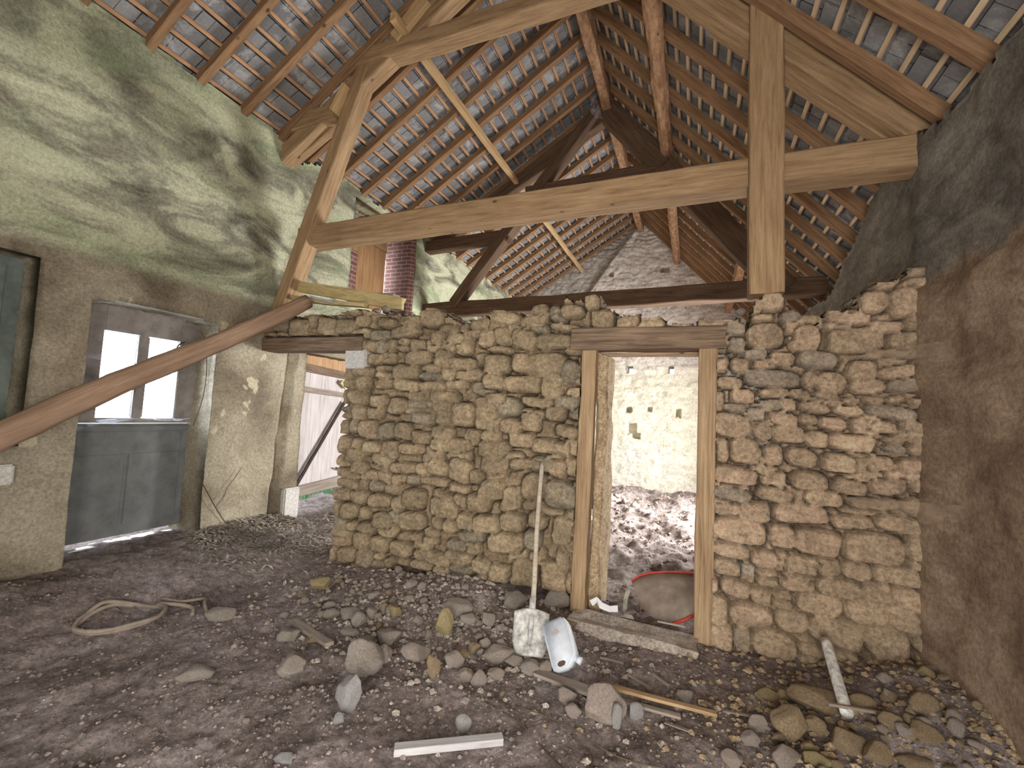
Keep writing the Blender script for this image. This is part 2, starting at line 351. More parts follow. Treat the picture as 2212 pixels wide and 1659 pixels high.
# ------------------------------------------------------------------ walls
def build_wall(name, us, vs, inside, H, plane, base, sign, th, mat, tone=None, Hb=None, nseg=3, edge_noise=.012, label=None):
    """front height field with holes, matching back and roughened reveals between them"""
    U, V = np.meshgrid(us, vs); n, m = U.shape
    uc = (us[1:]+us[:-1])/2; vc = (vs[1:]+vs[:-1])/2; UC, VC = np.meshgrid(uc, vc); ok = inside(UC, VC)
    def P(h, U=U, V=V):
        w = base+sign*h
        return np.stack([U, w, V], -1) if plane == 'Y' else np.stack([w, U, V], -1)
    front = P(H).reshape(-1, 3); back = P(-th-(Hb if Hb is not None else 0*H)).reshape(-1, 3)
    idx = np.arange(n*m).reshape(n, m); N = n*m
    q = np.stack([idx[:-1, :-1], idx[:-1, 1:], idx[1:, 1:], idx[1:, :-1]], -1)[ok]
    flip = (plane == 'Y' and sign > 0) or (plane == 'X' and sign < 0)
    if flip: q = q[:, ::-1]
    qb = q[:, ::-1]+N
    okp = np.zeros((n+1, m+1), bool); okp[1:n, 1:m] = ok
    strips = []
    for (di, dj, a, b) in ((0, -1, (1, 0), (0, 0)), (0, 1, (0, 1), (1, 1)), (-1, 0, (0, 0), (0, 1)), (1, 0, (1, 1), (1, 0))):
        nb = okp[1+di:n+di, 1+dj:m+dj] if True else None
        e = ok & ~nb; I, J = np.nonzero(e)
        strips += list(zip(idx[I+a[0], J+a[1]], idx[I+b[0], J+b[1]]))
    bv = sorted({v for s in strips for v in s}); pos = {v: i for i, v in enumerate(bv)}; K = len(bv)
    ext = []; rng = np.random.RandomState(5)
    for s in range(1, nseg):
        f = s/nseg; p = front[bv]*(1-f)+back[bv]*f; p = p+rng.uniform(-1, 1, p.shape)*edge_noise; ext.append(p)
    verts = np.concatenate([front, back]+ext)
    def vid(v, s): return v if s == 0 else (v+N if s == nseg else 2*N+(s-1)*K+pos[v])
    sf = []
    for a, b in strips:
        for s in range(nseg):
            f = (vid(a, s), vid(b, s), vid(b, s+1), vid(a, s+1)); sf.append(f[::-1] if flip else f)
    faces = q.tolist()+qb.tolist()+sf
    col = None
    if tone is not None:
        t = tone.reshape(-1, 3); col = np.concatenate([t, t]+[t[bv]]*(nseg-1))
    # drop unused vertices
    used = np.zeros(len(verts), bool)
    for f in faces: used[list(f)] = True
    mp = np.cumsum(used)-1; faces = [tuple(int(mp[i]) for i in f) for f in faces]
    o = mesh_obj(name, verts[used], faces, mat, col=None if col is None else col[used])
    tag(o, label, 'wall', kind='structure'); return o
def stones(U, V, seed, hmin, hmax, wmin, wmax, sizefn=None, warp=.035, fill=.95, key=()):
    """irregular courses of rounded stones: returns edge distance F, stone id, random table"""
    rng = random.Random(seed)
    Uw = U+warp*fbm(U*2.1, V*2.1, seed+1, 3)*2; Vw = V+warp*fbm(U*1.7+5, V*2.3, seed+2, 3)*2.2
    F = np.full(U.shape, 9.0); ID = np.zeros(U.shape, int); cs = []
    us, vs = U[0], V[:, 0]; z = vs[0]-.1
    while z < vs[-1]+.1:
        u = us[0]-rng.uniform(.05, .3); hrow = rng.uniform(hmin, hmax)
        while u < us[-1]+.1:
            k = sizefn(u) if sizefn else 1.0
            w_ = rng.uniform(wmin, wmax)*k*(1.35 if rng.random() < .12 else 1)
            h_ = hrow*rng.uniform(.88, 1.12)
            if rng.random() < .16 and hrow > hmin*1.2:
                cs.append((u+w_/2, z+h_*.27, w_*.98, h_*.5)); cs.append((u+w_/2+rng.uniform(-.01, .01), z+h_*.76, w_*.9, h_*.46))
            else: cs.append((u+w_/2, z+hrow/2+rng.uniform(-.008, .008), w_, h_))
            u += w_
        z += hrow
    def covered(c): return any(abs(c[0]-k[0]) < k[2]*.46 and abs(c[1]-k[1]) < k[3]*.46 for k in key)
    cs = [c for c in cs if not covered(c)]; nauto = len(cs); cs += list(key)
    for i, (cu, cv, w_, h_) in enumerate(cs):
        i0, i1 = np.searchsorted(vs, [cv-h_-.12, cv+h_+.12]); j0, j1 = np.searchsorted(us, [cu-w_-.12, cu+w_+.12])
        if i1 <= i0 or j1 <= j0: continue
        du = Uw[i0:i1, j0:j1]-cu; dv = Vw[i0:i1, j0:j1]-cv; a = rng.uniform(-.12, .12)
        du, dv = du*math.cos(a)+dv*math.sin(a), -du*math.sin(a)+dv*math.cos(a)
        p = rng.uniform(2.6, 5); f = fill*rng.uniform(.94, 1.04)
        d = ((np.abs(du)/(w_*.5*f))**p+(np.abs(dv)/(h_*.5*f))**p)**(1/p)
        s = F[i0:i1, j0:j1]; b = (d < s) if i < nauto else ((d < s) | ((d < 1.03) & (ID[i0:i1, j0:j1] < nauto))); s[b] = d[b]; ID[i0:i1, j0:j1][b] = i
    rs = np.random.RandomState(seed).rand(len(cs)+1, 6)
    return F, ID, rs, np.array(cs)

# the partition's clearly visible stones: centre x, centre z, width, height (m)
KEY_STONES = [tuple(float(a) for a in q.split()) for q in '''0.48 2.33 0.27 0.20; 0.75 2.31 0.17 0.18; 1.05 2.31 0.37 0.16; 1.34 2.30 0.20 0.11; 0.67 2.26 0.08 0.07; 0.30 2.25 0.11 0.12; 0.42 2.19 0.15 0.08; 0.59 2.16 0.18 0.11; 0.82 2.17 0.26 0.14; 1.09 2.10 0.17 0.17; 1.31 2.09 0.27 0.10; 0.20 2.09 0.11 0.11; 0.33 2.10 0.12 0.12; 0.54 2.01 0.37 0.15; 0.78 2.01 0.10 0.14; 0.92 2.00 0.19 0.16; 1.13 1.99 0.20 0.11; 1.35 1.99 0.23 0.10; 0.26 1.96 0.19 0.11; 0.35 1.85 0.17 0.14; 0.55 1.89 0.20 0.09; 0.72 1.89 0.15 0.08; 0.89 1.90 0.17 0.06; 1.03 1.88 0.11 0.06; 1.16 1.89 0.12 0.05; 1.28 1.90 0.12 0.05; 1.41 1.89 0.12 0.04; 0.19 1.80 0.08 0.18; 0.52 1.79 0.13 0.09; 0.63 1.80 0.11 0.10; 0.81 1.80 0.20 0.09; 1.01 1.80 0.17 0.08; 1.25 1.81 0.29 0.10; 1.44 1.81 0.07 0.08; 0.30 1.75 0.15 0.06; 0.43 1.71 0.11 0.10; 0.60 1.69 0.19 0.10; 0.76 1.71 0.13 0.08; 0.91 1.70 0.16 0.09; 1.06 1.71 0.10 0.09; 1.20 1.70 0.17 0.09; 1.38 1.72 0.16 0.09; 0.27 1.62 0.25 0.17; 0.46 1.59 0.12 0.11; 0.63 1.59 0.23 0.12; 0.82 1.58 0.15 0.12; 1.03 1.58 0.27 0.12; 1.25 1.62 0.11 0.05; 1.36 1.63 0.12 0.05; 1.25 1.57 0.11 0.06; 1.38 1.57 0.14 0.07; 0.20 1.45 0.08 0.17; 0.34 1.46 0.19 0.16; 0.52 1.45 0.15 0.14; 0.72 1.45 0.22 0.12; 0.97 1.44 0.22 0.12; 1.19 1.46 0.13 0.10; 1.34 1.46 0.16 0.12; 0.29 1.28 0.28 0.15; 0.49 1.29 0.07 0.10; 0.57 1.30 0.11 0.12; 0.78 1.30 0.26 0.15; 1.03 1.29 0.19 0.12; 1.22 1.31 0.19 0.12; 1.40 1.31 0.13 0.12; 0.29 1.13 0.28 0.11; 0.56 1.17 0.25 0.12; 0.87 1.18 0.25 0.12; 1.16 1.18 0.28 0.09; 1.38 1.18 0.16 0.11; 0.27 1.01 0.18 0.08; 0.45 1.02 0.22 0.16; 0.73 1.05 0.32 0.14; 1.02 1.03 0.25 0.11; 1.27 1.05 0.26 0.11; 0.35 0.87 0.34 0.19; 0.62 0.87 0.15 0.16; 0.18 0.79 0.07 0.08; 0.83 0.86 0.27 0.18; 1.14 0.86 0.31 0.20; 1.37 0.92 0.14 0.19; 0.29 0.71 0.24 0.12; 0.51 0.70 0.18 0.13; 0.74 0.69 0.21 0.14; 0.27 0.57 0.18 0.12; 0.52 2.57 0.16 0.14; 0.46 2.46 0.17 0.05; 0.64 2.46 0.14 0.08; 0.18 2.46 0.21 0.07; 1.00 2.45 0.28 0.09; 1.15 2.57 0.19 0.17; 1.33 2.56 0.18 0.22; 1.22 2.39 0.19 0.08; 1.40 2.41 0.15 0.10; 0.28 2.37 0.14 0.09; -1.00 2.58 0.22 0.13; -0.82 2.65 0.13 0.13; -0.73 2.50 0.24 0.16; -0.50 2.46 0.20 0.09; -1.43 2.32 0.24 0.18; -1.16 2.31 0.33 0.15; -1.23 2.10 0.39 0.22; -1.46 2.11 0.17 0.18; -1.70 2.09 0.25 0.17; -2.06 2.09 0.36 0.13; -2.57 2.13 0.29 0.18; -2.28 2.13 0.20 0.20; -1.81 2.32 0.19 0.17; -1.64 2.34 0.18 0.17; -2.15 2.34 0.20 0.13; -2.35 2.34 0.15 0.18; -2.75 2.41 0.36 0.14; -3.05 2.39 0.23 0.14; -1.45 1.92 0.37 0.16; -1.16 1.90 0.20 0.20; -1.69 1.93 0.23 0.17; -1.00 2.04 0.16 0.21; -2.09 1.88 0.27 0.11; -2.26 1.76 0.37 0.12; -1.69 1.77 0.20 0.12; -1.30 1.77 0.31 0.10; -1.01 1.77 0.24 0.13; -2.77 1.63 0.24 0.20; -2.48 1.53 0.23 0.12; -2.04 1.60 0.26 0.23; -1.79 1.59 0.21 0.23; -1.56 1.54 0.20 0.16; -1.37 1.58 0.21 0.18; -1.12 1.67 0.18 0.14; -1.00 1.52 0.22 0.11; -2.13 1.31 0.46 0.15; -1.70 1.31 0.25 0.16; -1.45 1.41 0.26 0.16; -1.21 1.37 0.27 0.15; -1.05 1.36 0.18 0.13; -2.25 1.42 0.25 0.11; -2.48 1.36 0.21 0.13; -2.57 1.24 0.31 0.11; -2.91 1.10 0.28 0.13; -2.25 1.08 0.25 0.19; -2.01 1.08 0.28 0.23; -1.67 1.17 0.24 0.14; -1.43 1.19 0.23 0.12; -1.22 1.19 0.25 0.15; -1.08 1.17 0.18 0.19; -1.68 0.95 0.24 0.18; -1.29 0.98 0.25 0.25; -1.05 0.95 0.29 0.24; -2.51 0.75 0.26 0.17; -2.16 0.71 0.31 0.16; -1.79 0.84 0.23 0.18; -1.91 0.64 0.21 0.18; -1.71 0.65 0.24 0.18; -1.47 0.68 0.25 0.17; -2.86 0.51 0.27 0.17; -2.52 0.54 0.31 0.19; -1.83 0.51 0.29 0.12; -1.99 0.41 0.23 0.12; -1.52 0.50 0.32 0.17; -1.27 0.54 0.18 0.17; -1.00 0.67 0.17 0.24; -1.06 0.26 0.25 0.31; -1.57 0.20 0.19 0.23; -1.75 0.25 0.20 0.18; -1.93 0.17 0.25 0.12; -2.24 0.22 0.39 0.14; -1.34 0.24 0.25 0.28; -0.97 0.42 0.11 0.24; -3.29 2.11 0.24 0.14; -3.24 1.85 0.21 0.16; -3.02 1.67 0.23 0.14; -3.29 1.12 0.21 0.14; -3.19 0.99 0.20 0.14; -1.35 2.48 0.24 0.12; -1.62 2.51 0.31 0.13; -1.91 2.45 0.24 0.11; -2.23 2.44 0.23 0.11; -2.68 2.54 0.24 0.14; -2.98 2.53 0.26 0.14; -3.31 2.56 0.27 0.15; -3.54 2.50 0.28 0.20; -3.80 2.50 0.26 0.23; -4.20 2.49 0.31 0.21'''.split(';')]

def piecewise(pts):
    xs, zs = zip(*pts); return lambda u: np.interp(u, xs, zs)
# dividing wall of rubble stone
DOOR = (-0.90, 0.16, 2.40)          # timber-framed opening incl. posts
SIDE = (-4.75, -3.47, 2.38)
def make_divider():
    us = lines(XL, XR, .0115, (SIDE[1], -3.24, -.90, .16, -.98, .21)); vs = lines(-.25, 2.95, .0115, (2.22, 2.40))
    U, V = np.meshgrid(us, vs)
    F, ID, rs, cs = stones(U, V, 12, .10, .19, .13, .30, None, .03, 1.0, KEY_STONES)
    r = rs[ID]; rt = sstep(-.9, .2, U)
    F = F+(.09-.05*rt)*fbm(U*13, V*13, 88, 3)
    prof = np.clip(1-np.clip(F, 0, 1.0)**(4.0+4*rt), 0, 1)
    nz = fbm(U*9, V*9, 40, 4); fine = fbm(U*34, V*34, 60, 3); rid = np.abs(fbm(U*6+3*r[..., 5], V*13, 51, 4))
    tilt = (U-cs[ID][..., 0])*(r[..., 1]-.62)+(V-cs[ID][..., 1])*(r[..., 2]-.62)
    stone_h = .012+(.040-.012*rt)*prof*(.55+.75*r[..., 0])+(.020-.008*rt)*nz-(.030-.012*rt)*rid+.006*fine+tilt*.28
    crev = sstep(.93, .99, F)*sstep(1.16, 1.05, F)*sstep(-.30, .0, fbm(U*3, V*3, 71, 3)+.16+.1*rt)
    mort = -.008+.02*nz+.012*fine-.012*(1-rt)
    m = sstep(1.06, .97, F); H = mort*(1-m)+stone_h*m-crev*.115
    # the foot of the left part is undercut: clay and small broken stone below the last big course
    foot = np.interp(U, [-3.4, -2.65, -2.17, -1.25, -.92], [-.2, .10, .09, .14, .16])
    under = sstep(foot+.03, foot-.03, V+.02*nz)*(U < -.9); H = H*(1-.5*under)-.15*under*sstep(-2.9, -2.3, U)+.03*under*fbm(U*16, V*16, 5, 3)
    smear = sstep(.12, .30, fbm(U*1.6, V*1.9, 23, 4)+.10*sstep(.9, .2, V))*(.4+.35*sstep(.8, .3, V)); H = H*(1-.55*smear)+.004*smear
    top = piecewise([(-4.75, 2.58), (-4.4, 2.64), (-4.2, 2.70), (-3.85, 2.68), (-3.4, 2.73), (-2.98, 2.70), (-2.63, 2.62), (-2.3, 2.64), (-2.04, 2.54), (-1.47, 2.60), (-1.16, 2.62), (-1.05, 2.74), (-.80, 2.70), (-.63, 2.56), (-.36, 2.52), (-.3, 2.42), (.1, 2.41), (.28, 2.50), (.38, 2.46), (.42, 2.66), (.62, 2.66), (.64, 2.5), (.84, 2.47), (1.04, 2.5), (1.06, 2.70), (1.3, 2.78), (1.45, 2.82)])
    cz = cs[:, 1]; cu = cs[:, 0]; keep = (cz+cs[:, 3]*.2) < top(cu)
    def inside(u, v):
        f2 = keep[ID[:-1, :-1]]
        tt = top(u)+.03*fbm(u*14, u*0+3, 9, 3)
        ok = (v < tt-.07) | ((v < tt+.07) & f2 & (F[:-1, :-1] < 1.02))
        ok &= ~((u > -.90) & (u < .16) & (v < 2.40)); ok &= ~((u > -.98) & (u < .21) & (v > 2.22) & (v < 2.40))
        ok &= ~((u < SIDE[1]) & (v < 2.22)); ok &= ~((u < -3.24) & (v > 2.22) & (v < 2.40))
        ok &= ~((u < -3.20) & (u > -3.47) & (v > 2.03) & (v < 2.24))
        return ok
    t = r[..., 3:4]; g = r[..., 4:5]
    base = np.array([.44, .345, .235])*(.80+.32*t); grey = np.array([.34, .29, .22])*(.85+.3*t); pink = np.array([.45, .345, .24])*(.85+.25*t)
    c = np.where(g < .10, grey, np.where(g > .8, pink, base))
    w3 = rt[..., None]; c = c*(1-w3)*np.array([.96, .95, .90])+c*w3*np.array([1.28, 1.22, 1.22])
    c = c*(1+.30*nz[..., None]-.35*rid[..., None])
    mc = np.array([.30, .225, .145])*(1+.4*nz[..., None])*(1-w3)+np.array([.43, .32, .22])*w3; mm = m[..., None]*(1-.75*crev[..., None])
    lime = (sstep(.0, .2, fbm(U*2.5, V*2.5, 77, 3))*sstep(.75, .35, U)*(U > .1))[..., None]; mc = mc*(1-lime)+np.array([.52, .47, .39])*lime
    mc = mc*(1-.72*crev[..., None])  # joint dirt, darkened further to paint crevice shade into the mortar tone
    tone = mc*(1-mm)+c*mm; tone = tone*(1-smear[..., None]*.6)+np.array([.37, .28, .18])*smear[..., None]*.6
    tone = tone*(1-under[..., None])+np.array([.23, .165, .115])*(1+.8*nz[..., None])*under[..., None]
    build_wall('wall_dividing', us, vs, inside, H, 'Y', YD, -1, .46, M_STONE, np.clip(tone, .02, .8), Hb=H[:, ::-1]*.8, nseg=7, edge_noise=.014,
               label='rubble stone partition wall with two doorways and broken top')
make_divider()

ROOF_X, ROOF_Z, ML, MR = -1.4, 7.05, .63, 1.08
def roof_z(x): return np.where(x < ROOF_X, ROOF_Z+ML*(x-ROOF_X), ROOF_Z-MR*(x-ROOF_X))
def make_left():
    us = lines(-1.6, YF+.1, .035, (2.09, 3.18, .5, 1.75, 4.36, 5.55, 5.0, 6.57)); vs = lines(-.2, 4.92, .035, (.12, 2.46, 1.2, 2.67, 2.30, 3.15, 4.72))
    U, V = np.meshgrid(us, vs)
    H = .030*fbm(U*1.1, V*1.1, 5, 4)+.018*fbm(U*5+V*2, V*6-U*2, 15, 4)
    lip = sstep(2.78, 2.82, V+.06*fbm(U*1.5, U*0, 4, 3)); H = H+.035*lip
    H = H-.13*sstep(.055, .03, np.abs(U-(4.09+.055*(V-1.2)+.02*fbm(V*3, V*0, 6, 3))))*(V < 2.28)+.03*sstep(4.10, 4.16, U)*(V < 2.3)*(U < 4.4)            # gap beside the partition
    H = H-.025*np.exp(-((V+.06*fbm(U*1.5, U*0, 4, 3)-2.79)/.012)**2)
    far = sstep(7.0, 7.4, U); H = H+far*(.03*fbm(U*7, V*9, 33, 3))
    def inside(u, v):
        ok = v < 4.88-.10*np.maximum(0, fbm(u*2.2, u*0+1, 8, 4))-.18*np.exp(-((u-4.0)/.25)**2)
        ok &= ~((u > 2.09) & (u < 3.18) & (v > .12) & (v < 2.46-.03*((u-2.63)/.55)**2))
        ok &= ~((u > .5) & (u < 1.75) & (v > 1.2) & (v < 2.67))
        ok &= ~((u > 4.36) & (u < 5.55) & (v < 2.30))
        ok &= ~((u > 5.0) & (u < 6.57) & (v > 3.15) & (v < 4.72))
        return ok
    build_wall('wall_left', us, vs, inside, H, 'X', XL, 1, .5, P_LEFT, label='tall plastered wall, green-stained above an old floor line')
make_left()
def make_right():
    us = lines(-1.6, YF+.1, .035, (-1.1, .5, 6.9, 9.9)); vs = lines(-.2, 3.85, .035, (2.3,))
    U, V = np.meshgrid(us, vs); H = .05*fbm(U*.9, V*.9, 55, 4)+.025*fbm(U*4-V*3, V*5+U*2, 65, 4)+.03*sstep(2.74, 2.68, V+.25*fbm(U*1.2, U*0, 5, 3))
    H = H+.05*np.exp(-((U-3.75)/.25)**2)
    tp = piecewise([(-1.6, 3.66), (3.6, 3.70), (4.6, 3.80), (5.2, 3.55), (6.2, 3.25), (12.2, 3.3)])
    def inside(u, v):
        return (v < tp(u)+.10*fbm(u*3, u*0+2, 18, 4)) & ~((u > 6.9) & (u < 9.9) & (v < 2.3)) & ~((u > -1.1) & (u < .5) & (v < 2.3))
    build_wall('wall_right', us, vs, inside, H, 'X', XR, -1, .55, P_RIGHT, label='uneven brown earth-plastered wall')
make_right()
def make_far():
    us = lines(XL-.3, XR+.4, .025); vs = lines(-.35, 7.1, .025); U, V = np.meshgrid(us, vs)
    F, ID, rs, cs = stones(U, V, 31, .08, .15, .12, .34, warp=.05); r = rs[ID]
    nz = fbm(U*6, V*10, 4, 4); low = sstep(6.6, 5.9, V)
    H = .045*(1-np.clip(F, 0, 1)**3)*(1-.75*low)+.028*nz+.016*fbm(U*16, V*24, 9, 3)
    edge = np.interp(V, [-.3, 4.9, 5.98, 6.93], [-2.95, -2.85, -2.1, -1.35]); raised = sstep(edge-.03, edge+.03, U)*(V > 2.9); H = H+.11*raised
    holes = [(-1.58, 1.89, .07, .07), (-1.05, 1.92, .06, .06), (-.35, 1.86, .06, .10), (-1.47, 1.40, .11, .13), (-1.38, 1.22, .12, .07), (-.76, 5.56, .10, .07), (-2.15, 5.53, .05, .05), (-2.2, 1.95, .06, .12)]
    hl = 0*H
    for (a, b, w_, h_) in holes:
        d = np.maximum(np.abs(U-a)/w_, np.abs(V-b)/h_)+.35*fbm(U*9, V*9, 2, 3); hl = np.maximum(hl, sstep(1.1, .9, d))
    H = H-.28*hl
    thru = [(-1.56, 2.93, .085, .085), (-.54, 2.94, .065, .09)]
    def inside(u, v):
        ok = v < roof_z(u)+.02
        for (a, b, w_, h_) in thru: ok &= ~((abs(u-a) < w_) & (abs(v-b) < h_))
        return ok
    g = sstep(2.6, 3.3, V)[..., None]
    c = (np.array([.66, .63, .52])*(1-g)+np.array([.62, .57, .53])*g)*(.85+.25*r[..., 3:4])*(1+.22*nz[..., None])
    wl = (sstep(1.4, .5, V)*(.6+fbm(U*2, V*2, 3, 3)))[..., None]; c = c*(1-wl*.5)+np.array([.62, .62, .62])*wl*.5
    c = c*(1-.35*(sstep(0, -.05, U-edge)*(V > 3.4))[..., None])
    build_wall('wall_far', us, vs, inside, H, 'Y', YF, -1, .5, M_GABLE, np.clip(c, .02, .8), label='far limewashed gable wall with putlog holes')
make_far()
def make_back():
    us = lines(XL-.2, XR+.3, .08, (-.95, 1.2)); vs = lines(-.3, 7.1, .08, (2.45,)); U, V = np.meshgrid(us, vs)
    H = .03*fbm(U*2, V*2, 91, 4)
    def inside(u, v): return (v < roof_z(u)+.02) & ~((u > -.95) & (u < 1.2) & (v < 2.45))
    build_wall('wall_back', us, vs, inside, H, 'Y', -1.5, 1, .3, P_BACK, label='plastered wall behind the viewer with the entrance opening')
make_back()

# outside ground seen under the plank door, with grass
M_GROUND = plain('dull_mossy_ground', (.20, .22, .16), .95, 0, .3, 2)
g = mesh_obj('ground', [(-30, -10, .05), (-5.5, -10, .05), (-5.5, 25, .05), (-30, 25, .05)], [(0, 1, 2, 3)], M_GROUND); tag(g, 'green ground outside the left wall', 'ground', kind='structure')
def grass_patch():
    rng = random.Random(4); vs = []; fs = []
    for k in range(1500):
        x = -5.5-abs(rng.gauss(0, .8)); y = rng.uniform(4.2, 7.0); h = rng.uniform(.08, .26); a = rng.uniform(0, 6.3); dx, dy = math.cos(a)*.006, math.sin(a)*.006
        lx, ly = rng.uniform(-.05, .05), rng.uniform(-.05, .05); i = len(vs)
        vs += [(x-dx, y-dy, .04), (x+dx, y+dy, .04), (x+lx, y+ly, 0.08+h)]; fs.append((i, i+1, i+2))
    tag(mesh_obj('grass', vs, fs, M_GRASS), 'bright green grass outside below the plank door', 'grass', kind='stuff')
grass_patch()

# ------------------------------------------------------------------ roof: slates, battens, rafters
random.seed(3)
def make_slates(name, side, label):
    m = ML if side < 0 else MR; xe = -5.5 if side < 0 else 2.35; run = abs(xe-ROOF_X); L = run*math.hypot(1, m); pitch = .19
    nrow = int(L/pitch)+1; vs = []; fs = []; uv = []
    sx = side/math.hypot(1, m); sz = -m/math.hypot(1, m); nx, nz_ = side*m/math.hypot(1, m), 1/math.hypot(1, m)
    rng = random.Random(8)
    for r_ in range(nrow):
        s0, s1 = r_*pitch-.0, min((r_+1)*pitch+.03, L+.05); off = rng.uniform(0, .27)
        y = -1.9-off
        while y < YF+.6:
            w_ = .265; t = rng.uniform(-.003, .003); i = len(vs)
            for (s, yy, lift) in ((s0, y, .0), (s0, y+w_, .0), (s1, y+w_, .022+t), (s1, y, .022+t)):
                vs.append((ROOF_X+sx*s+nx*(lift), yy, ROOF_Z+sz*s+nz_*lift)); uv.append((yy+off, s))
            for k in range(4):
                a = vs[i+k]; vs.append((a[0]+nx*.008, a[1], a[2]+nz_*.008)); uv.append(uv[i+k])
            fs += [(i, i+1, i+2, i+3), (i+7, i+6, i+5, i+4), (i+2, i+3, i+7, i+6), (i, i+1, i+5, i+4)]
            y += .27
    # continuous weather-tight layer above the slates
    i = len(vs)
    for (s, yy) in ((-.0, -1.9), (-.0, YF+.6), (L+.08, YF+.6), (L+.08, -1.9)):
        vs.append((ROOF_X+sx*s+nx*.05, yy, ROOF_Z+sz*s+nz_*.05)); uv.append((yy, s))
    fs.append((i, i+1, i+2, i+3))
    o = mesh_obj(name, vs, fs, M_SLATE, smooth=False); lay = o.data.uv_layers.new(name='UVMap')
    lay.data.foreach_set('uv', np.array([uv[l.vertex_index] for l in o.data.loops], np.float32).ravel())
    tag(o, label, 'ceiling', kind='structure')
make_slates('ceiling', -1, 'left slope of lapped grey slates seen from below')
make_slates('ceiling', 1, 'right steep slope of lapped grey slates seen from below')
RZ = ROOF_Z-.01
def slope_pt(side, s, drop):   # a point s metres down the slope, 'drop' under the slates
    m = ML if side < 0 else MR; k = math.hypot(1, m)
    return ROOF_X+side*s/k-side*m/k*drop, RZ-m*s/k-drop/k
for side, mat, lab, grp, xe in ((-1, W_BATTEN, 'thin reddish slating batten along the left roof slope', 'battens of the left roof slope', -5.3), (1, W_BATTEN2, 'thin pale slating batten along the right roof slope', 'battens of the right roof slope', 2.2)):
    m = ML if side < 0 else MR; L = abs(xe-ROOF_X)*math.hypot(1, m); s = .14
    while s < L:
        x, z = slope_pt(side, s, .014)
        k = math.hypot(1, m); up = (side*m/k, 0, 1/k)
        tag(beam('batten', (x, -1.75, z), (x, YF+.3, z), .036, .024, mat, up=up, wob=.004, seg=.35, cham=.1), lab, 'roof batten', grp)
        s += .19+random.uniform(-.006, .006)
def rafters(side, ys, xe, w_, h_, lab_near, lab_far):
    m = ML if side < 0 else MR; L = abs(xe-ROOF_X)*math.hypot(1, m); k = math.hypot(1, m); up = (side*m/k, 0, 1/k)
    for y in ys:
        x0, z0 = slope_pt(side, .02, .028+h_/2); x1, z1 = slope_pt(side, L, .028+h_/2); y = y+random.uniform(-.015, .015)
        near = y < 3.7; mid = y < 7.0
        lab, grp = (lab_near, 'near rafters') if near else ((lab_far[0], 'middle rafters') if mid else (lab_far[1], 'far rafters'))
        tag(beam('rafter', (x0, y, z0), (x1, y+random.uniform(-.03, .03), z1), w_*random.uniform(.9, 1.12), h_, W_RAFTER, up=up, wob=.008, seg=.25), lab, 'rafter', ('left ' if side < 0 else 'right ')+grp)
rafters(-1, [2.28+.48*k for k in range(-8, 21)], -5.25, .075, .085, 'brown left-slope rafter in front of the nearest roof truss', ('brown left-slope rafter between the two roof trusses', 'brown left-slope rafter beyond the second roof truss'))
rafters(1, [3.2+.5*k for k in range(-9, 18)], 2.15, .085, .10, 'brown right-slope rafter in front of the nearest roof truss', ('brown right-slope rafter between the two roof trusses', 'brown right-slope rafter beyond the second roof truss'))
tag(beam('ridge_beam', (ROOF_X, -1.6, 6.76), (ROOF_X, YF+.1, 6.76), .15, .30, W_PURLIN, wob=.02), 'reddish-brown ridge beam under the roof apex', 'roof beam')
tag(beam('purlin', (-.47, -1.6, 5.74), (-.47, YF+.1, 5.74), .17, .17, W_PURLIN, wob=.02, cham=.28), 'rough mottled upper purlin running under the right roof slope', 'roof beam')
tag(beam('purlin', (.72, 7.0, 4.45), (.72, YF+.1, 4.45), .14, .20, W_PURLIN, wob=.015), 'lower purlin under the right slope beyond the second truss', 'roof beam')
tag(beam('purlin', (-2.99, 3.5, 5.70), (-2.96, YF+.1, 5.70), .075, .09, W_LIGHT, wob=.01), 'slender pale purlin crossing under the left roof slope', 'roof beam')
tag(beam('wall_plate', (-4.86, 4.9, 4.80), (-4.86, 6.75, 4.80), .16, .12, W_TRUSS), 'timber plate above the brick-sided loft opening', 'roof beam')

# ------------------------------------------------------------------ trusses
def truss_near():
    T = empty('roof_truss', (-1.5, 3.85, 2.7)); tag(T, 'nearest roof truss of pale brown timbers standing over the partition wall', 'roof truss')
    def b(name, p0, p1, w_, h_, mat=W_TRUSS, **k): return beam(name, p0, p1, w_, h_, mat, T, **k)
    b('tie_beam', (-4.40, 3.90, 3.60), (1.76, 3.90, 3.63), .23, .235, wob=.010, bow=.02)
    b('post', (.487, 3.80, 2.64), (.457, 3.80, 5.0), .235, .16, up=(0, 1, 0))
    b('raker', (-4.58, 3.82, 2.72), (-3.52, 3.82, 5.60), .16, .20, up=(0, 1, 0))
    b('collar_beam', (-4.24, 3.80, 5.57), (-.22, 3.80, 5.60), .21, .165, wob=.010)
    b('wall_tie', (-4.82, 3.80, 4.98), (-3.92, 3.80, 5.03), .20, .18)
    b('principal_rafter', (-4.80, 3.82, 4.62), (-1.45, 3.82, 6.68), .18, .20)
    b('principal_rafter', (1.74, 3.90, 3.52), (-1.33, 3.90, 6.66), .20, .25, wob=.010)
    b('brace', (1.46, 3.98, 3.70), (.10, 4.0, 5.12), .13, .13, W_TRUSS)
    b('brace', (-4.70, 3.88, 4.62), (-3.72, 3.88, 5.16), .10, .10, W_TRUSS)
    b('packing_block', (-3.90, 3.70, 4.98), (-3.74, 3.70, 5.26), .06, .11, W_LIGHT, up=(0, 1, 0))
    b('strut', (-3.12, 3.74, 5.66), (-2.75, 3.74, 6.0), .12, .16, W_LIGHT)
truss_near()
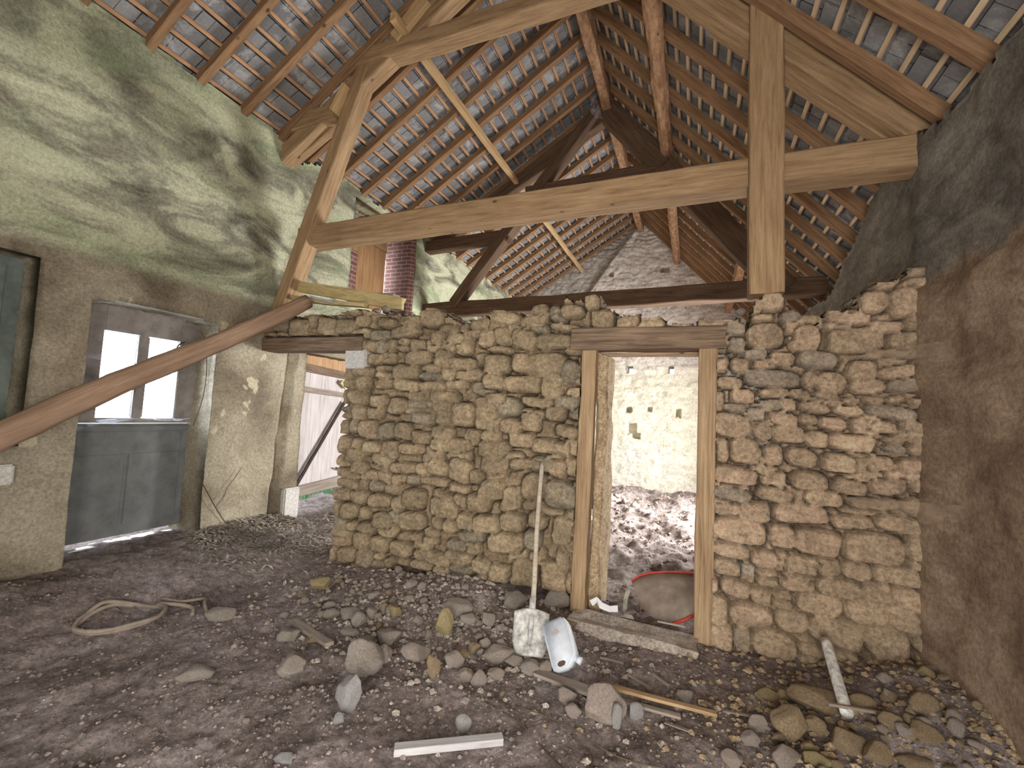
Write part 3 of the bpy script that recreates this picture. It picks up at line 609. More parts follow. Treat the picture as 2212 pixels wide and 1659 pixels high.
def truss_far():
    T = empty('roof_truss', (-1.5, 7.0, 3.4)); tag(T, 'second roof truss of dark timbers beyond the partition wall', 'roof truss')
    def b(name, p0, p1, w_, h_, mat=W_TRUSS_DK, **k): return beam(name, p0, p1, w_, h_, mat, T, **k)
    b('tie_beam', (-4.7, 7.0, 3.46), (1.6, 7.0, 3.56), .24, .25, wob=.02)
    b('raker', (-4.05, 6.95, 3.55), (-1.50, 6.95, 6.78), .18, .24, up=(0, 1, 0))
    b('principal_rafter', (1.12, 6.95, 3.52), (-1.48, 6.95, 6.74), .20, .34)
    b('principal_rafter', (-4.6, 7.05, 4.72), (-1.5, 7.05, 6.62), .18, .22)
    b('collar_beam', (-2.75, 6.93, 5.44), (-.30, 6.93, 5.52), .16, .19)
    b('wall_tie', (-4.8, 6.95, 4.66), (-3.02, 6.95, 4.72), .2, .2)
    b('strut', (-.50, 6.9, 5.55), (-.78, 6.9, 5.9), .16, .18)
truss_far()

# ------------------------------------------------------------------ doorway timbers
tag(beam('lintel', (-.985, 3.82, 2.315), (.215, 3.82, 2.32), .24, .185, W_LINTEL, wob=.016, seg=.05), 'cracked dark oak lintel over the central doorway', 'lintel')
tag(beam('lintel', (-4.76, 3.83, 2.30), (-3.25, 3.83, 2.30), .26, .15, W_LINTEL, wob=.01), 'brown timber lintel over the left doorway', 'lintel')
tag(beam('door_post', (-.845, 3.78, .02), (-.835, 3.79, 2.225), .125, .13, W_POST, up=(0, 1, 0), wob=.01), 'golden left timber post of the central doorway', 'door post')
tag(beam('door_post', (.105, 3.79, -.06), (.098, 3.79, 2.225), .13, .13, W_POST, up=(0, 1, 0), wob=.01), 'brown right timber post of the central doorway', 'door post')
tag(beam('header_board', (-.79, 3.92, 2.205), (.05, 3.92, 2.205), .08, .03, W_POST), 'thin head board under the central doorway lintel', 'board')
q = beam('stone_jamb', (-.735, 4.02, -.05), (-.735, 4.02, 2.2), .10, .34, R_TAN, up=(0, 1, 0), wob=.03, seg=.07, cham=.2); tag(q, 'rough stone door jamb behind the golden left post', 'stone jamb', kind='structure'); q.name = 'trim_1'
bm = bmesh.new(); bm_box(bm, (-3.475, 3.70, 2.03), (-3.19, 4.2, 2.235), .015); tag(bm_obj('quoin_stone', bm, M_QUOIN), 'pale square granite block under the left lintel end', 'stone block')
bm = bmesh.new(); bm_box(bm, (-4.80, 4.14, .0), (-4.66, 4.37, .56), .015); tag(bm_obj('quoin_stone', bm, M_QUOIN), 'pale granite block low beside the plank door', 'stone block')

# side plank door in the left wall beyond the partition
def plank_door():
    D = empty('door_2', (-4.95, 4.4, .4)); tag(D, 'whitewashed plank door with an iron diagonal brace', 'door', kind='structure')
    def add(name, bm, mat): 
        o = bm_obj(name, bm, mat); o.parent = D; o.matrix_parent_inverse = D.matrix_basis.inverted(); return o
    D.location = (-4.95, 4.4, .4); bpy.context.view_layer.update()
    y = 4.38; k = 0
    while y < 5.52:
        w_ = .085+.02*((k*7) % 3)/2
        zb = .50+.10*(y-4.4)
        o = beam('plank', (-4.96, y+w_/2, zb-.06), (-4.96, y+w_/2, 2.08), w_+.002, .03, W_PLANK, D, up=(1, 0, 0), wob=.001, cham=.015, seg=.4)
        o2 = beam('plank', (-4.965, y+w_/2, 2.08), (-4.965, y+w_/2, 2.34), w_+.002, .03, W_PLANK_TOP, D, up=(1, 0, 0), wob=.001, cham=.015, seg=.4)
        y += w_; k += 1
    beam('rail', (-4.925, 4.38, 2.13), (-4.925, 5.5, 2.07), .05, .11, W_LINTEL, D)
    beam('rail', (-4.925, 4.38, 1.83), (-4.925, 5.35, 1.78), .04, .075, W_GREY, D)
    beam('bottom_board', (-4.95, 4.40, .42), (-4.95, 5.5, .50), .05, .16, W_GREY, D)
    beam('brace', (-4.90, 4.50, .50), (-4.90, 5.30, 1.68), .02, .045, M_IRON, D)
    beam('hinge', (-4.90, 5.32, 1.70), (-4.90, 5.32, 2.08), .03, .05, M_IRON, D)
    beam('latch', (-4.90, 5.18, 1.98), (-4.90, 5.30, 1.90), .04, .06, W_YEL, D)
    beam('lock', (-4.90, 5.30, 1.20), (-4.90, 5.30, 1.46), .03, .09, M_IRON, D)
    beam('bolt', (-4.88, 5.20, .70), (-4.88, 5.32, .66), .02, .02, M_IRON, D)
plank_door()

# dutch door leaf and window in the left wall
def left_door():
    D = empty('door_1', (-5.1, 2.63, .26)); tag(D, 'grey-green lower door leaf below the bright window', 'door', kind='structure')
    bm = bmesh.new(); bm_box(bm, (-.03, -.54, .02), (.02, .55, 1.09), .004); bm_obj('leaf', bm, M_DOORPAINT, D)
    for (y0, y1, z0, z1) in ((-.48, -.015, .12, .80), (.015, .48, .12, .80), (-.48, .48, .86, 1.02)):
        bm = bmesh.new(); bm_box(bm, (.02, y0, z0), (.034, y1, z1), .006); bm_obj('panel', bm, M_DOORPAINT, D)
    bm = bmesh.new(); bm_box(bm, (.02, -.54, 1.02), (.05, .55, 1.07), .006); bm_obj('top_rail', bm, M_DOORPAINT, D)
    W = empty('window_1', (-5.08, 2.63, 1.36)); tag(W, 'two-light grey window frame glaring with daylight', 'window', kind='structure')
    bm = bmesh.new()
    for lo, hi in (((-.05, -.54, 0), (.03, -.29, 1.12)), ((-.05, .37, 0), (.03, .56, 1.12)), ((-.05, -.29, .86), (.03, .37, 1.12)), ((-.05, -.29, 0), (.03, .37, .045))): bm_box(bm, lo, hi, .006)
    WF = bm_obj('window_frame', bm, M_FRAME, W)
    bm = bmesh.new(); bm_box(bm, (-.03, -.005, .045), (.03, .088, .86), .01); bm_obj('mullion', bm, M_FRAME, W)
    for y0, y1 in ((-.29, -.005), (.088, .37)):
        bm = bmesh.new(); bm_box(bm, (-.012, y0, .045), (-.008, y1, .86)); bm_obj('pane', bm, M_GLASS, WF)
    bm = bmesh.new(); bm_box(bm, (-5.24, 2.06, .0), (-5.05, 3.22, .215), .02); o = bm_obj('trim_2', bm, M_LIME); tag(o, 'crumbling pale sill under the grey door leaf', 'sill', kind='structure')
left_door()
def dark_shutter():
    D = empty('window_2', (-5.0, 1.12, 1.2)); tag(D, 'dark green closed shutter in the recess at the far left', 'shutter', kind='structure')
    bm = bmesh.new(); bm_box(bm, (-.04, -.62, 0), (0, .63, 1.47), .004); bm_obj('leaf', bm, M_DARKSHUT, D)
    for y in (-.45, -.15, .15, .42):
        bm = bmesh.new(); bm_box(bm, (0, y-.11, .06), (.016, y+.11, 1.40), .006); bm_obj('panel', bm, M_DARKSHUT, D)
    bm = bmesh.new(); bm_box(bm, (-4.78, 1.2, .92), (-4.70, 1.73, 1.07), .012); tag(bm_obj('stone_block', bm, M_QUOIN), 'pale stone block set in the wall at the left edge', 'stone block')
dark_shutter()

# loft opening: brick pier and shutter
def loft():
    vs = [(-4.765, 6.46, 3.1), (-5.27, 6.46, 3.1), (-5.27, 6.46, 4.75), (-4.765, 6.46, 4.75), (-4.70, 6.52, 3.1), (-4.70, 6.52, 4.75), (-4.70, 6.565, 3.1), (-4.70, 6.565, 4.75), (-5.27, 6.565, 3.1), (-5.27, 6.565, 4.75)]
    bm = bmesh.new(); V = [bm.verts.new(v) for v in vs]
    for f in ((0, 1, 2, 3), (4, 0, 3, 5), (6, 4, 5, 7), (8, 6, 7, 9), (1, 8, 9, 2), (3, 2, 9, 7, 5), (0, 4, 6, 8, 1)): bm.faces.new([V[i] for i in f][::-1])
    uvl = bm.loops.layers.uv.new('UVMap')
    for f in bm.faces:
        for l in f.loops: l[uvl].uv = (l.vert.co.x+l.vert.co.y, l.vert.co.z)
    tag(bm_obj('brick_pier', bm, M_BRICK), 'red brick pier at the right side of the loft opening', 'brick pier')
    bm = bmesh.new()
    bm_box(bm, (-4.86, 5.0, 3.15), (-4.73, 5.16, 3.95), .01); uvl = bm.loops.layers.uv.new('UVMap')
    for f in bm.faces:
        for l in f.loops: l[uvl].uv = (l.vert.co.x+l.vert.co.y, l.vert.co.z)
    tag(bm_obj('brick_pier', bm, M_BRICK), 'short broken brick edge at the left side of the loft opening', 'brick pier')
    S = empty('plank_shutter', (-5.2, 5.7, 3.1)); tag(S, 'orange-brown plank shutter closing the loft opening', 'shutter')
    y = 4.95
    while y < 6.34:
        beam('plank', (-5.2, y+.07, 3.12), (-5.2, y+.07, 4.74), .138, .03, W_SHUT, S, up=(1, 0, 0), wob=.002); y += .14
    beam('rail', (-5.165, 4.97, 3.45), (-5.165, 6.33, 3.45), .035, .10, W_SHUT, S)
    beam('rail', (-5.165, 4.97, 4.45), (-5.165, 6.33, 4.45), .035, .10, W_SHUT, S)
loft()

# ------------------------------------------------------------------ log, boards on the wall top
def log():
    a, b = Vector((-4.60, 1.36, 1.13)), Vector((-3.98, 3.62, 2.745)); pts = []; rd = []
    n = 26
    for i in range(n+1):
        t = i/n; p = a.lerp(b, t); p.z += .018*math.sin(t*7)+.012*math.sin(t*3.1); p.x += .01*math.sin(t*9); pts.append(p); rd.append(.105-.027*t)
    o = tube('log', pts, rd, None, n=20, rough=.12); 
    # re-frame so the grain runs along the log
    x = (b-a).normalized(); y = Vector((0, 0, 1)).cross(x).normalized(); z = x.cross(y)
    M = Matrix((x, y, z)).transposed().to_4x4(); M.translation = a; o.data.transform(M.inverted()); o.matrix_world = M
    o.data.materials.append(W_LOG); tag(o, 'long barkless brown log leaning against the left wall across the window', 'log')
log()
tag(beam('plank', (-4.42, 3.86, 3.03), (-2.92, 3.92, 2.76), .05, .13, W_YEL, wob=.02, seg=.05), 'long yellow split board lying on the partition wall top', 'board')
tag(beam('plank', (-4.40, 3.80, 2.86), (-3.35, 3.84, 2.74), .10, .05, W_YEL, wob=.015, seg=.05), 'shorter rotten board under the yellow split board', 'board')
tag(beam('plank', (-4.05, 3.74, 2.84), (-3.75, 3.76, 2.77), .06, .03, W_WHITE), 'small bluish white wood scrap at the log end', 'board')
tag(beam('plank', (-3.9, 3.98, 2.97), (-3.1, 4.02, 2.86), .09, .07, W_GREY, wob=.015, seg=.05), 'dark board behind the yellow split board', 'board')

# ------------------------------------------------------------------ rocks
def rock_mesh(name, seed, facets=22, sx=1, sy=1, sz=1, sub=3, lump=.10, mat=None):
    rng = random.Random(seed); bm = bmesh.new(); bmesh.ops.create_icosphere(bm, subdivisions=sub, radius=1)
    planes = []
    for k in range(facets):
        v = Vector((rng.gauss(0, 1), rng.gauss(0, 1), rng.gauss(0, 1))).normalized(); planes.append((v, rng.uniform(.56, .86)))
    off = Vector((seed*3.1, seed*1.7, 5))
    for v in bm.verts:
        d = v.co.normalized(); r = 1.0
        for (nrm, h) in planes:
            c = d.dot(nrm)
            if c > .05: r = min(r, h/c)
        r *= 1+lump*mnoise.noise(d*2.2+off)+lump*.5*mnoise.noise(d*7+off)
        v.co = Vector((d.x*r*sx, d.y*r*sy, d.z*r*sz))
    me = bpy.data.meshes.new(name); bm.normal_update(); bm.to_mesh(me); bm.free()
    me.polygons.foreach_set('use_smooth', [sub < 3]*len(me.polygons) if sub < 3 else [True]*len(me.polygons))
    if mat: me.materials.append(mat)
    return me
MATS = {'g': R_GREY, 'p': R_PINK, 't': R_TAN, 'o': R_OCHRE, 'w': R_WHITE}
#ROCKS
BIG = [
(-1.88,2.36,0.215,0.174,'g','big rounded grey boulder in the middle of the floor rubble'),
(-1.84,2.51,0.125,0.102,'p','angular stone touching the right side of the big grey boulder'),
(-1.67,2.62,0.168,0.089,'p','flat-topped stone standing alone right of the big grey boulder'),
(-1.96,2.72,0.186,0.095,'g','dusty grey stone behind the big grey boulder'),
(-1.70,2.04,0.124,0.194,'w','tall pale slab-like stone in front of the big grey boulder'),
(-1.38,2.64,0.117,0.095,'p','rounded stone in the middle of the row before the shovel'),
(-1.43,2.46,0.078,0.147,'t','thin pointed upright stone in the front row'),
(-1.27,2.58,0.096,0.071,'p','small jagged stone right of the thin pointed stone'),
(-1.18,2.59,0.090,0.079,'p','tilted narrow stone left of the small oval stone'),
(-1.10,2.67,0.103,0.057,'p','small oval stone at the right end of the front row'),
(-1.18,2.88,0.207,0.092,'p','large tan stone left of the shovel blade'),
(-1.07,2.87,0.109,0.061,'p','small stone wedged against the large tan stone by the shovel'),
(-0.94,2.85,0.119,0.076,'g','greenish grey stone right under the shovel blade'),
(-2.22,2.14,0.155,0.107,'g','pyramid-shaped grey slab left of the big boulder'),
(-2.56,2.40,0.145,0.084,'g','small tilted slate-like stone at the left plank end'),
(-1.64,2.95,0.107,0.184,'o','narrow yellow stone standing upright in the rubble'),
(-1.67,3.19,0.192,0.103,'g','broad grey stone behind the narrow yellow stone'),
(-1.52,3.13,0.124,0.087,'g','round stone right of the narrow yellow stone'),
(-1.41,3.19,0.097,0.103,'g','pale rough stone in the rubble left of the shovel handle'),
(-2.07,2.94,0.084,0.092,'o','small yellow stone in the rubble under the wall'),
(-2.41,2.82,0.147,0.076,'g','long slanting grey stone in the left rubble'),
(-2.27,2.75,0.109,0.097,'g','grey stone in front of the long slanting stone'),
(-2.54,2.78,0.106,0.057,'p','small rounded stone at the left edge of the rubble'),
(-2.65,2.87,0.095,0.047,'p','small stone behind the rounded one at the rubble edge'),
(-2.25,2.89,0.099,0.074,'g','dark grey stone in the middle of the left rubble'),
(-1.65,1.91,0.047,0.055,'w','small pale stone in front of the tall pale slab'),
(-1.07,2.18,0.071,0.080,'w','small upright pale stone near the white batten'),
(-1.69,1.62,0.088,0.031,'w','flat pale stone cut by the bottom edge of the picture'),
(-2.07,2.63,0.077,0.063,'g','small dark stone directly behind the big grey boulder'),
(-2.23,2.65,0.131,0.046,'g','flat stone behind the left side of the big boulder'),
(-1.30,2.94,0.096,0.071,'g','grey stone behind the large tan stone'),
(-1.35,2.85,0.075,0.068,'t','small tan stone between the rubble and the front row'),
(-3.02,3.14,0.178,0.098,'o','squared ochre stone lying alone near the wall'),
(-3.24,2.39,0.211,0.074,'g','flat half-buried stone beside the coiled hose'),
(-2.66,1.84,0.170,0.060,'g','low half-buried stone in the left part of the floor'),
(-0.43,2.61,0.214,0.178,'p','large dusty boulder lying on the broken planks'),
(-0.63,2.63,0.105,0.085,'p','angular stone left of the large dusty boulder'),
(-0.57,2.54,0.086,0.063,'p','small round stone at the left foot of the large dusty boulder'),
(-0.01,3.00,0.099,0.061,'p','small pale stone beyond the thin planks'),
(-0.84,2.88,0.077,0.076,'p','small angular stone between shovel and jerrycan'),
(-0.25,2.68,0.081,0.077,'w','pale stone right of the large dusty boulder'),
(-0.34,2.56,0.059,0.118,'w','narrow bluish chip leaning on the large dusty boulder'),
(0.68,3.17,0.270,0.109,'t','largest tan boulder in the right corner heap'),
(0.52,2.90,0.146,0.169,'t','tall tan block in front of the largest corner boulder'),
(0.65,2.97,0.113,0.086,'t','tan stone right of the tall tan block'),
(0.46,2.69,0.135,0.088,'p','greyish block at the front of the corner heap'),
(0.58,2.81,0.070,0.057,'o','small yellowish stone in the corner heap'),
(0.46,3.19,0.153,0.054,'o','long low stone left of the largest corner boulder'),
(0.31,2.74,0.086,0.058,'p','round stone at the left edge of the corner heap'),
(0.36,2.86,0.079,0.093,'p','upright grey stone at the left edge of the corner heap'),
(0.76,2.86,0.156,0.095,'t','broad brown stone under the foot of the white pipe'),
(0.99,2.99,0.104,0.063,'t','brown stone near the right wall behind the pipe'),
(1.09,2.92,0.139,0.067,'t','dark flat stone against the right wall'),
(0.87,2.79,0.127,0.083,'t','brown block at the lower right of the heap'),
(1.15,3.10,0.129,0.084,'t','dark stone wedged in the wall corner'),
(0.91,3.13,0.116,0.077,'t','dim stone in the corner behind the pipe foot'),
(1.01,2.80,0.142,0.051,'t','large brown stone at the bottom edge by the right wall'),
(0.60,2.71,0.098,0.053,'o','ochre stone at the bottom edge of the corner heap'),
(0.22,2.56,0.089,0.072,'p','rounded stone standing apart left of the corner heap'),
(0.67,2.72,0.089,0.046,'t','flat brown stone at the bottom edge of the heap'),
(-0.85,3.46,0.147,0.052,'t','dark stone behind the top of the jerrycan'),
(-1.31,3.50,0.171,0.117,'g','dark grey stone in the hollow under the wall'),
(-1.02,3.72,0.190,0.133,'g','dark broken stone at the foot of the wall beside the golden post'),
(-3.00,2.93,0.085,0.030,'t','tiny tan stone beyond the ochre block'),
]
def place_rock(i, x, y, wd, ht, mk, lab, sink=.12):
    me = rock_mesh('stone', 100+i, random.Random(i).choice((11, 14, 18)), 1, 1, 1, 4 if wd > .06 else 3, .06, MATS[mk])
    o = bpy.data.objects.new('stone', me); COL.objects.link(o); dp = (wd*.75+ht*.25)*.85
    o.scale = (wd/2*1.3, dp/2*1.3, ht/2*1.3); rz = random.Random(i).uniform(.1, .6); o.rotation_euler = (0, 0, rz)
    o.location = (x, y, gz(x, y)+ht*(.5-sink)); tag(o, lab, 'stone'); return o
for i_, a_ in enumerate(BIG): place_rock(i_, *a_)
POOL = [(k, rock_mesh('small_stone', 500+j, 10+j % 5, 1, random.Random(j).uniform(.6, 1), random.Random(j+9).uniform(.45, .8), 3, .12, MATS[k])) for j, k in enumerate('ggppttogptgp')]
def scatter(n, fn, smin, smax, lab, grp, seed, keys='gpt', lift=0.0):
    rng = random.Random(seed); pool = [m for k, m in POOL if k in keys]
    for _ in range(n):
        x, y = fn(rng); s = smin+(smax-smin)*rng.random()**2.2
        o = bpy.data.objects.new('small_stone', rng.choice(pool)); COL.objects.link(o); o.scale = (s/2,)*3
        o.rotation_euler = (rng.uniform(-.5, .5), rng.uniform(-.5, .5), rng.uniform(0, 6.3))
        o.location = (x, y, gz(x, y)+s*.16+lift*rng.random()); tag(o, lab, 'stone', grp)
def left_heap(r): 
    while True:
        x, y = r.gauss(-1.95, .55), r.gauss(3.12, .34)
        if -3.2 < x < -.95 and 2.45 < y < 3.62: return x, y
def corner_heap(r):
    while True:
        x, y = r.gauss(.95, .38), r.gauss(3.0, .36)
        if -.1 < x < 1.40 and 2.3 < y < 3.62: return x, y
scatter(110, left_heap, .04, .11, 'small loose stone in the rubble heap below the left part of the partition', 'rubble below the left part of the partition', 5, 'gpt', .02)
scatter(85, corner_heap, .035, .11, 'small brown stone in the rubble heap of the right wall corner', 'rubble in the right corner', 6, 'tpo', .02)
scatter(28, lambda r: (r.uniform(-2.6, .6), r.uniform(1.7, 2.9)), .02, .05, 'small grey stone strewn over the open floor before the partition', 'small stones on the open floor', 7, 'gp')
scatter(28, lambda r: (r.gauss(-1.55, .24), r.gauss(9.0, .35)), .14, .34, 'pale stone in the pile beyond the central doorway', 'stone pile beyond the doorway', 8, 'gpw', .16)
scatter(22, lambda r: (r.uniform(-2.4, .8), r.uniform(4.6, 11)), .04, .13, 'small stone strewn on the floor of the room beyond the doorway', 'stones on the far room floor', 9, 'gp')
for j in range(20):                                   # loose stones left on the broken wall top
    rng = random.Random(900+j); x = rng.uniform(-3.4, 1.3)
    if -1.0 < x < -.4: x += .8
    tp_ = float(np.interp(x, [-3.4, -2.98, -2.63, -2.04, -1.16, -.95, -.63, -.3, .2, .38, .62, .7, 1.04, 1.1, 1.45], [2.73, 2.70, 2.62, 2.54, 2.60, 2.70, 2.54, 2.42, 2.42, 2.60, 2.60, 2.48, 2.48, 2.72, 2.8]))
    s = rng.uniform(.07, .15); o = bpy.data.objects.new('small_stone', rng.choice([m for k, m in POOL if k in 'tog'])); COL.objects.link(o); o.scale = (s/2,)*3
    o.rotation_euler = (0, 0, rng.uniform(0, 6)); o.location = (x, rng.uniform(3.84, 4.15), tp_+.0); tag(o, 'loose stone lying on the broken top of the partition wall', 'stone', 'loose stones on the wall top')

# fine gravel and crumbled clay that nobody could count
def gravel(name, n, fn, smin, smax, mat, label, seed, flat=.7):
    rng = random.Random(seed); vs = []; fs = []
    base = [(1, 0, 0), (-1, 0, 0), (0, 1, 0), (0, -1, 0), (0, 0, 1), (0, 0, -1), (.6, .6, .5), (-.6, .5, .55), (.5, -.6, .5), (-.6, -.6, .4)]
    T = [(0, 6, 4), (6, 2, 4), (2, 7, 4), (7, 1, 4), (1, 9, 4), (9, 3, 4), (3, 8, 4), (8, 0, 4), (0, 2, 6), (2, 1, 7), (1, 3, 9), (3, 0, 8)]
    pts = [fn(rng) for _ in range(n)]; X = np.array([p[0] for p in pts]); Y = np.array([p[1] for p in pts]); Z = ground_h(X, Y)+ground_fine(X, Y)*(1+1.7*sstep(4.6, 5.5, Y))
    for k in range(n):
        s = smin+(smax-smin)*rng.random()**3; a = rng.uniform(0, 6.3); ca, sa = math.cos(a), math.sin(a); i = len(vs)
        for (x, y, z) in base:
            x *= rng.uniform(.6, 1.1); y *= rng.uniform(.5, 1); vs.append((X[k]+(x*ca-y*sa)*s, Y[k]+(x*sa+y*ca)*s, Z[k]+z*s*flat+s*.15))
        fs += [tuple(i+q for q in t) for t in T]
    tag(mesh_obj(name, vs, fs, mat, smooth=False), label, 'gravel', kind='stuff')
gravel('gravel', 3000, lambda r: (r.gauss(-1.8, .75), min(3.66, r.gauss(3.1, .42))), .004, .034, R_GREY, 'crumbled grey gravel and mortar below the left part of the partition', 1)
gravel('gravel', 2200, lambda r: (min(1.42, r.gauss(.9, .5)), min(3.68, r.gauss(2.9, .5))), .004, .036, R_TAN, 'crumbled brown gravel in the right corner', 2)
gravel('gravel', 2600, lambda r: (r.uniform(-3.2, 1.0), r.uniform(1.2, 3.4)), .003, .013, R_PINK, 'fine grit scattered over the open floor', 3)
M_CRUMB = rock_mat('earth_crumbs', (.17, .135, .12), (.29, .24, .22), (.42, .36, .33))
gravel('gravel', 9000, lambda r: (r.uniform(-4.6, 1.4), r.uniform(.9, 3.7)), .004, .020, M_CRUMB, 'brown earth crumbs littering the trodden floor', 6)
gravel('gravel', 3600, lambda r: (r.uniform(-3.4, 1.3), r.uniform(4.3, 11.8)), .010, .045, R_PINK, 'rough crumbled stone covering the far room floor', 4)
def leaf_litter():
    rng = random.Random(12); vs = []; fs = []
    for k in range(2600):
        if rng.random() < .62: x, y = -4.72+abs(rng.gauss(0, .42)), rng.uniform(2.9, 4.3)
        else: x, y = rng.uniform(-4.7, -3.5), rng.uniform(3.6, 5.4)
        z = gz(x, y)+rng.random()*.05*(x < -4.2)+.008; a = rng.uniform(0, 6.3); s = rng.uniform(.015, .05); t = rng.uniform(-.9, .9); ca, sa = math.cos(a), math.sin(a); i = len(vs)
        for (u, v, w) in ((-1, 0, 0), (0, -.35, .25), (1, 0, .1), (0, .35, .25)):
            vs.append((x+(u*ca-v*sa)*s, y+(u*sa+v*ca)*s, z+(w+u*t*.6)*s))
        fs += [(i, i+1, i+2), (i, i+2, i+3)]
    tag(mesh_obj('leaf_litter', vs, fs, M_LEAF, smooth=False), 'dry curled leaves drifted along the foot of the left wall', 'leaves', kind='stuff')
leaf_litter()

# ------------------------------------------------------------------ things lying about
def on(x, y, dz=0): return (x, y, gz(x, y)+dz)
tag(beam('batten_offcut', on(-1.265, 1.86, .022), on(-.845, 2.18, .03), .052, .034, W_WHITE, wob=.003, seg=.04), 'whitened batten offcut lying at the bottom centre of the floor', 'batten')
tag(beam('broken_board', on(-.88, 2.83, .03), on(-.42, 2.70, .05), .075, .022, W_GREY, wob=.008, seg=.04), 'broken grey board lying between jerrycan and large dusty boulder', 'board')
tag(beam('thin_lath', on(-.47, 2.78, .06), on(.16, 2.87, .035), .035, .018, W_TRUSS, wob=.004, seg=.04), 'thin pale lath lying right of the large dusty boulder', 'lath')
tag(beam('thin_lath', on(-.50, 2.72, .05), on(-.02, 2.76, .025), .035, .015, W_GREY, wob=.004, seg=.04), 'thin grey lath lying in front of the pale one', 'lath')
tag(beam('plank_offcut', on(-2.74, 2.60, .02), on(-2.21, 2.42, .035), .06, .022, W_GREY, wob=.004, seg=.04), 'grey plank offcut lying left of the big grey boulder', 'board')
rs_ = random.Random(77)
for k, (x, y) in enumerate(((-.62, 2.75), (-.35, 3.05), (-.2, 3.12), (-.55, 3.2), (-.1, 2.7), (.2, 2.95))):
    a = rs_.uniform(-.9, .6); l = rs_.uniform(.08, .2)
    tag(beam('wood_chip', on(x, y, .015), on(x+l*math.cos(a), y+l*math.sin(a)*.6, .02), .02, .006, W_GREY, wob=.004, seg=.03), 'wood splinter lying on the earth before the central doorway', 'wood splinter', 'splinters before the doorway')
def curve_tube(name, pts, r, mat, sub=5, **k):
    P = [Vector(p) for p in pts]; out = []
    for i in range(len(P)-1):
        p0, p1, p2, p3 = P[max(i-1, 0)], P[i], P[i+1], P[min(i+2, len(P)-1)]
        for j in range(sub):
            t = j/sub; out.append(.5*((2*p1)+(p2-p0)*t+(2*p0-5*p1+4*p2-p3)*t*t+(3*p1-p0-3*p2+p3)*t**3))
    out.append(P[-1]); return tube(name, out, r, mat, **k)
pts = []
for k in range(25):
    a = 1.2+k*.5; g_ = 1+.05*math.sin(k*1.9)+.012*k/3; u, v = .235*g_*math.cos(a), .165*g_*math.sin(a); x, y = -3.76+.35*u-.94*v, 2.03+.94*u+.35*v; pts.append(on(x, y, .022+.018*(k > 12)))
pts += [on(-3.66, 2.33, .03), on(-3.52, 2.36, .02), on(-3.42, 2.30, .02)]
tag(curve_tube('hose', pts, .014, M_HOSE, n=8, rough=.2), 'dusty hose coiled in loops on the left part of the floor', 'hose')
tag(curve_tube('rope_end', [on(-3.85, 2.34, .02), on(-3.68, 2.38, .03), on(-3.62, 2.52, .02), on(-3.50, 2.44, .02), on(-3.34, 2.36, .02)], .012, M_HOSE, n=8), 'short stiff rope end lying beside the coiled hose', 'rope')
# shovel
def shovel():
    B, T_ = Vector((-.985, 2.955, .0)), Vector((-1.20, 3.70, 1.23)); S = empty('shovel', B); tag(S, 'old shovel leaning handle-up against the partition wall', 'shovel')
    z = (T_-B).normalized(); x = Vector((.96, .28, 0)); x = (x-z*x.dot(z)).normalized(); y = z.cross(x)
    M = Matrix((x, y, z)).transposed().to_4x4(); M.translation = B; S.matrix_world = M; L = (T_-B).length
    pts = []; 
    for k in range(24):
        t = .20+(L-.20)*k/23; pts.append((.004*math.sin(t*5), .006*math.sin(t*3), t))
    h = tube('handle', pts, .0185, W_HANDLE, S, n=10, rough=.1)
    bm = bmesh.new(); nx, nz_ = 14, 16; V = {}
    for side, off in ((0, 0.0), (1, .006)):
        for i in range(nx+1):
            for j in range(nz_+1):
                u = i/nx*2-1; w_ = j/nz_; wid = .125*(1-.42*max(0, .35-w_)**1.2*2.2); zz = .015+w_*.29-.02*abs(u)**2*(w_ > .9)
                V[side, i, j] = bm.verts.new((u*wid, .045*(1-u*u)*-.9+off+.010*math.sin(w_*3.1), zz))
    for i in range(nx):
        for j in range(nz_):
            bm.faces.new((V[0, i, j], V[0, i+1, j], V[0, i+1, j+1], V[0, i, j+1])); bm.faces.new((V[1, i, j+1], V[1, i+1, j+1], V[1, i+1, j], V[1, i, j]))
    for i in range(nx): bm.faces.new((V[1, i, 0], V[1, i+1, 0], V[0, i+1, 0], V[0, i, 0])); bm.faces.new((V[0, i, nz_], V[0, i+1, nz_], V[1, i+1, nz_], V[1, i, nz_]))
    for j in range(nz_): bm.faces.new((V[0, 0, j], V[0, 0, j+1], V[1, 0, j+1], V[1, 0, j])); bm.faces.new((V[1, nx, j], V[1, nx, j+1], V[0, nx, j+1], V[0, nx, j]))
    o = bm_obj('blade', bm, M_SHOVEL, S, True); o['label'] = 'lime-crusted steel blade'
    s = tube('socket', [(0, -.042, .10), (0, -.036, .20), (0, -.015, .29), (0, 0, .38)], [.012, .02, .024, .022], M_SHOVEL, S, n=10)
shovel()
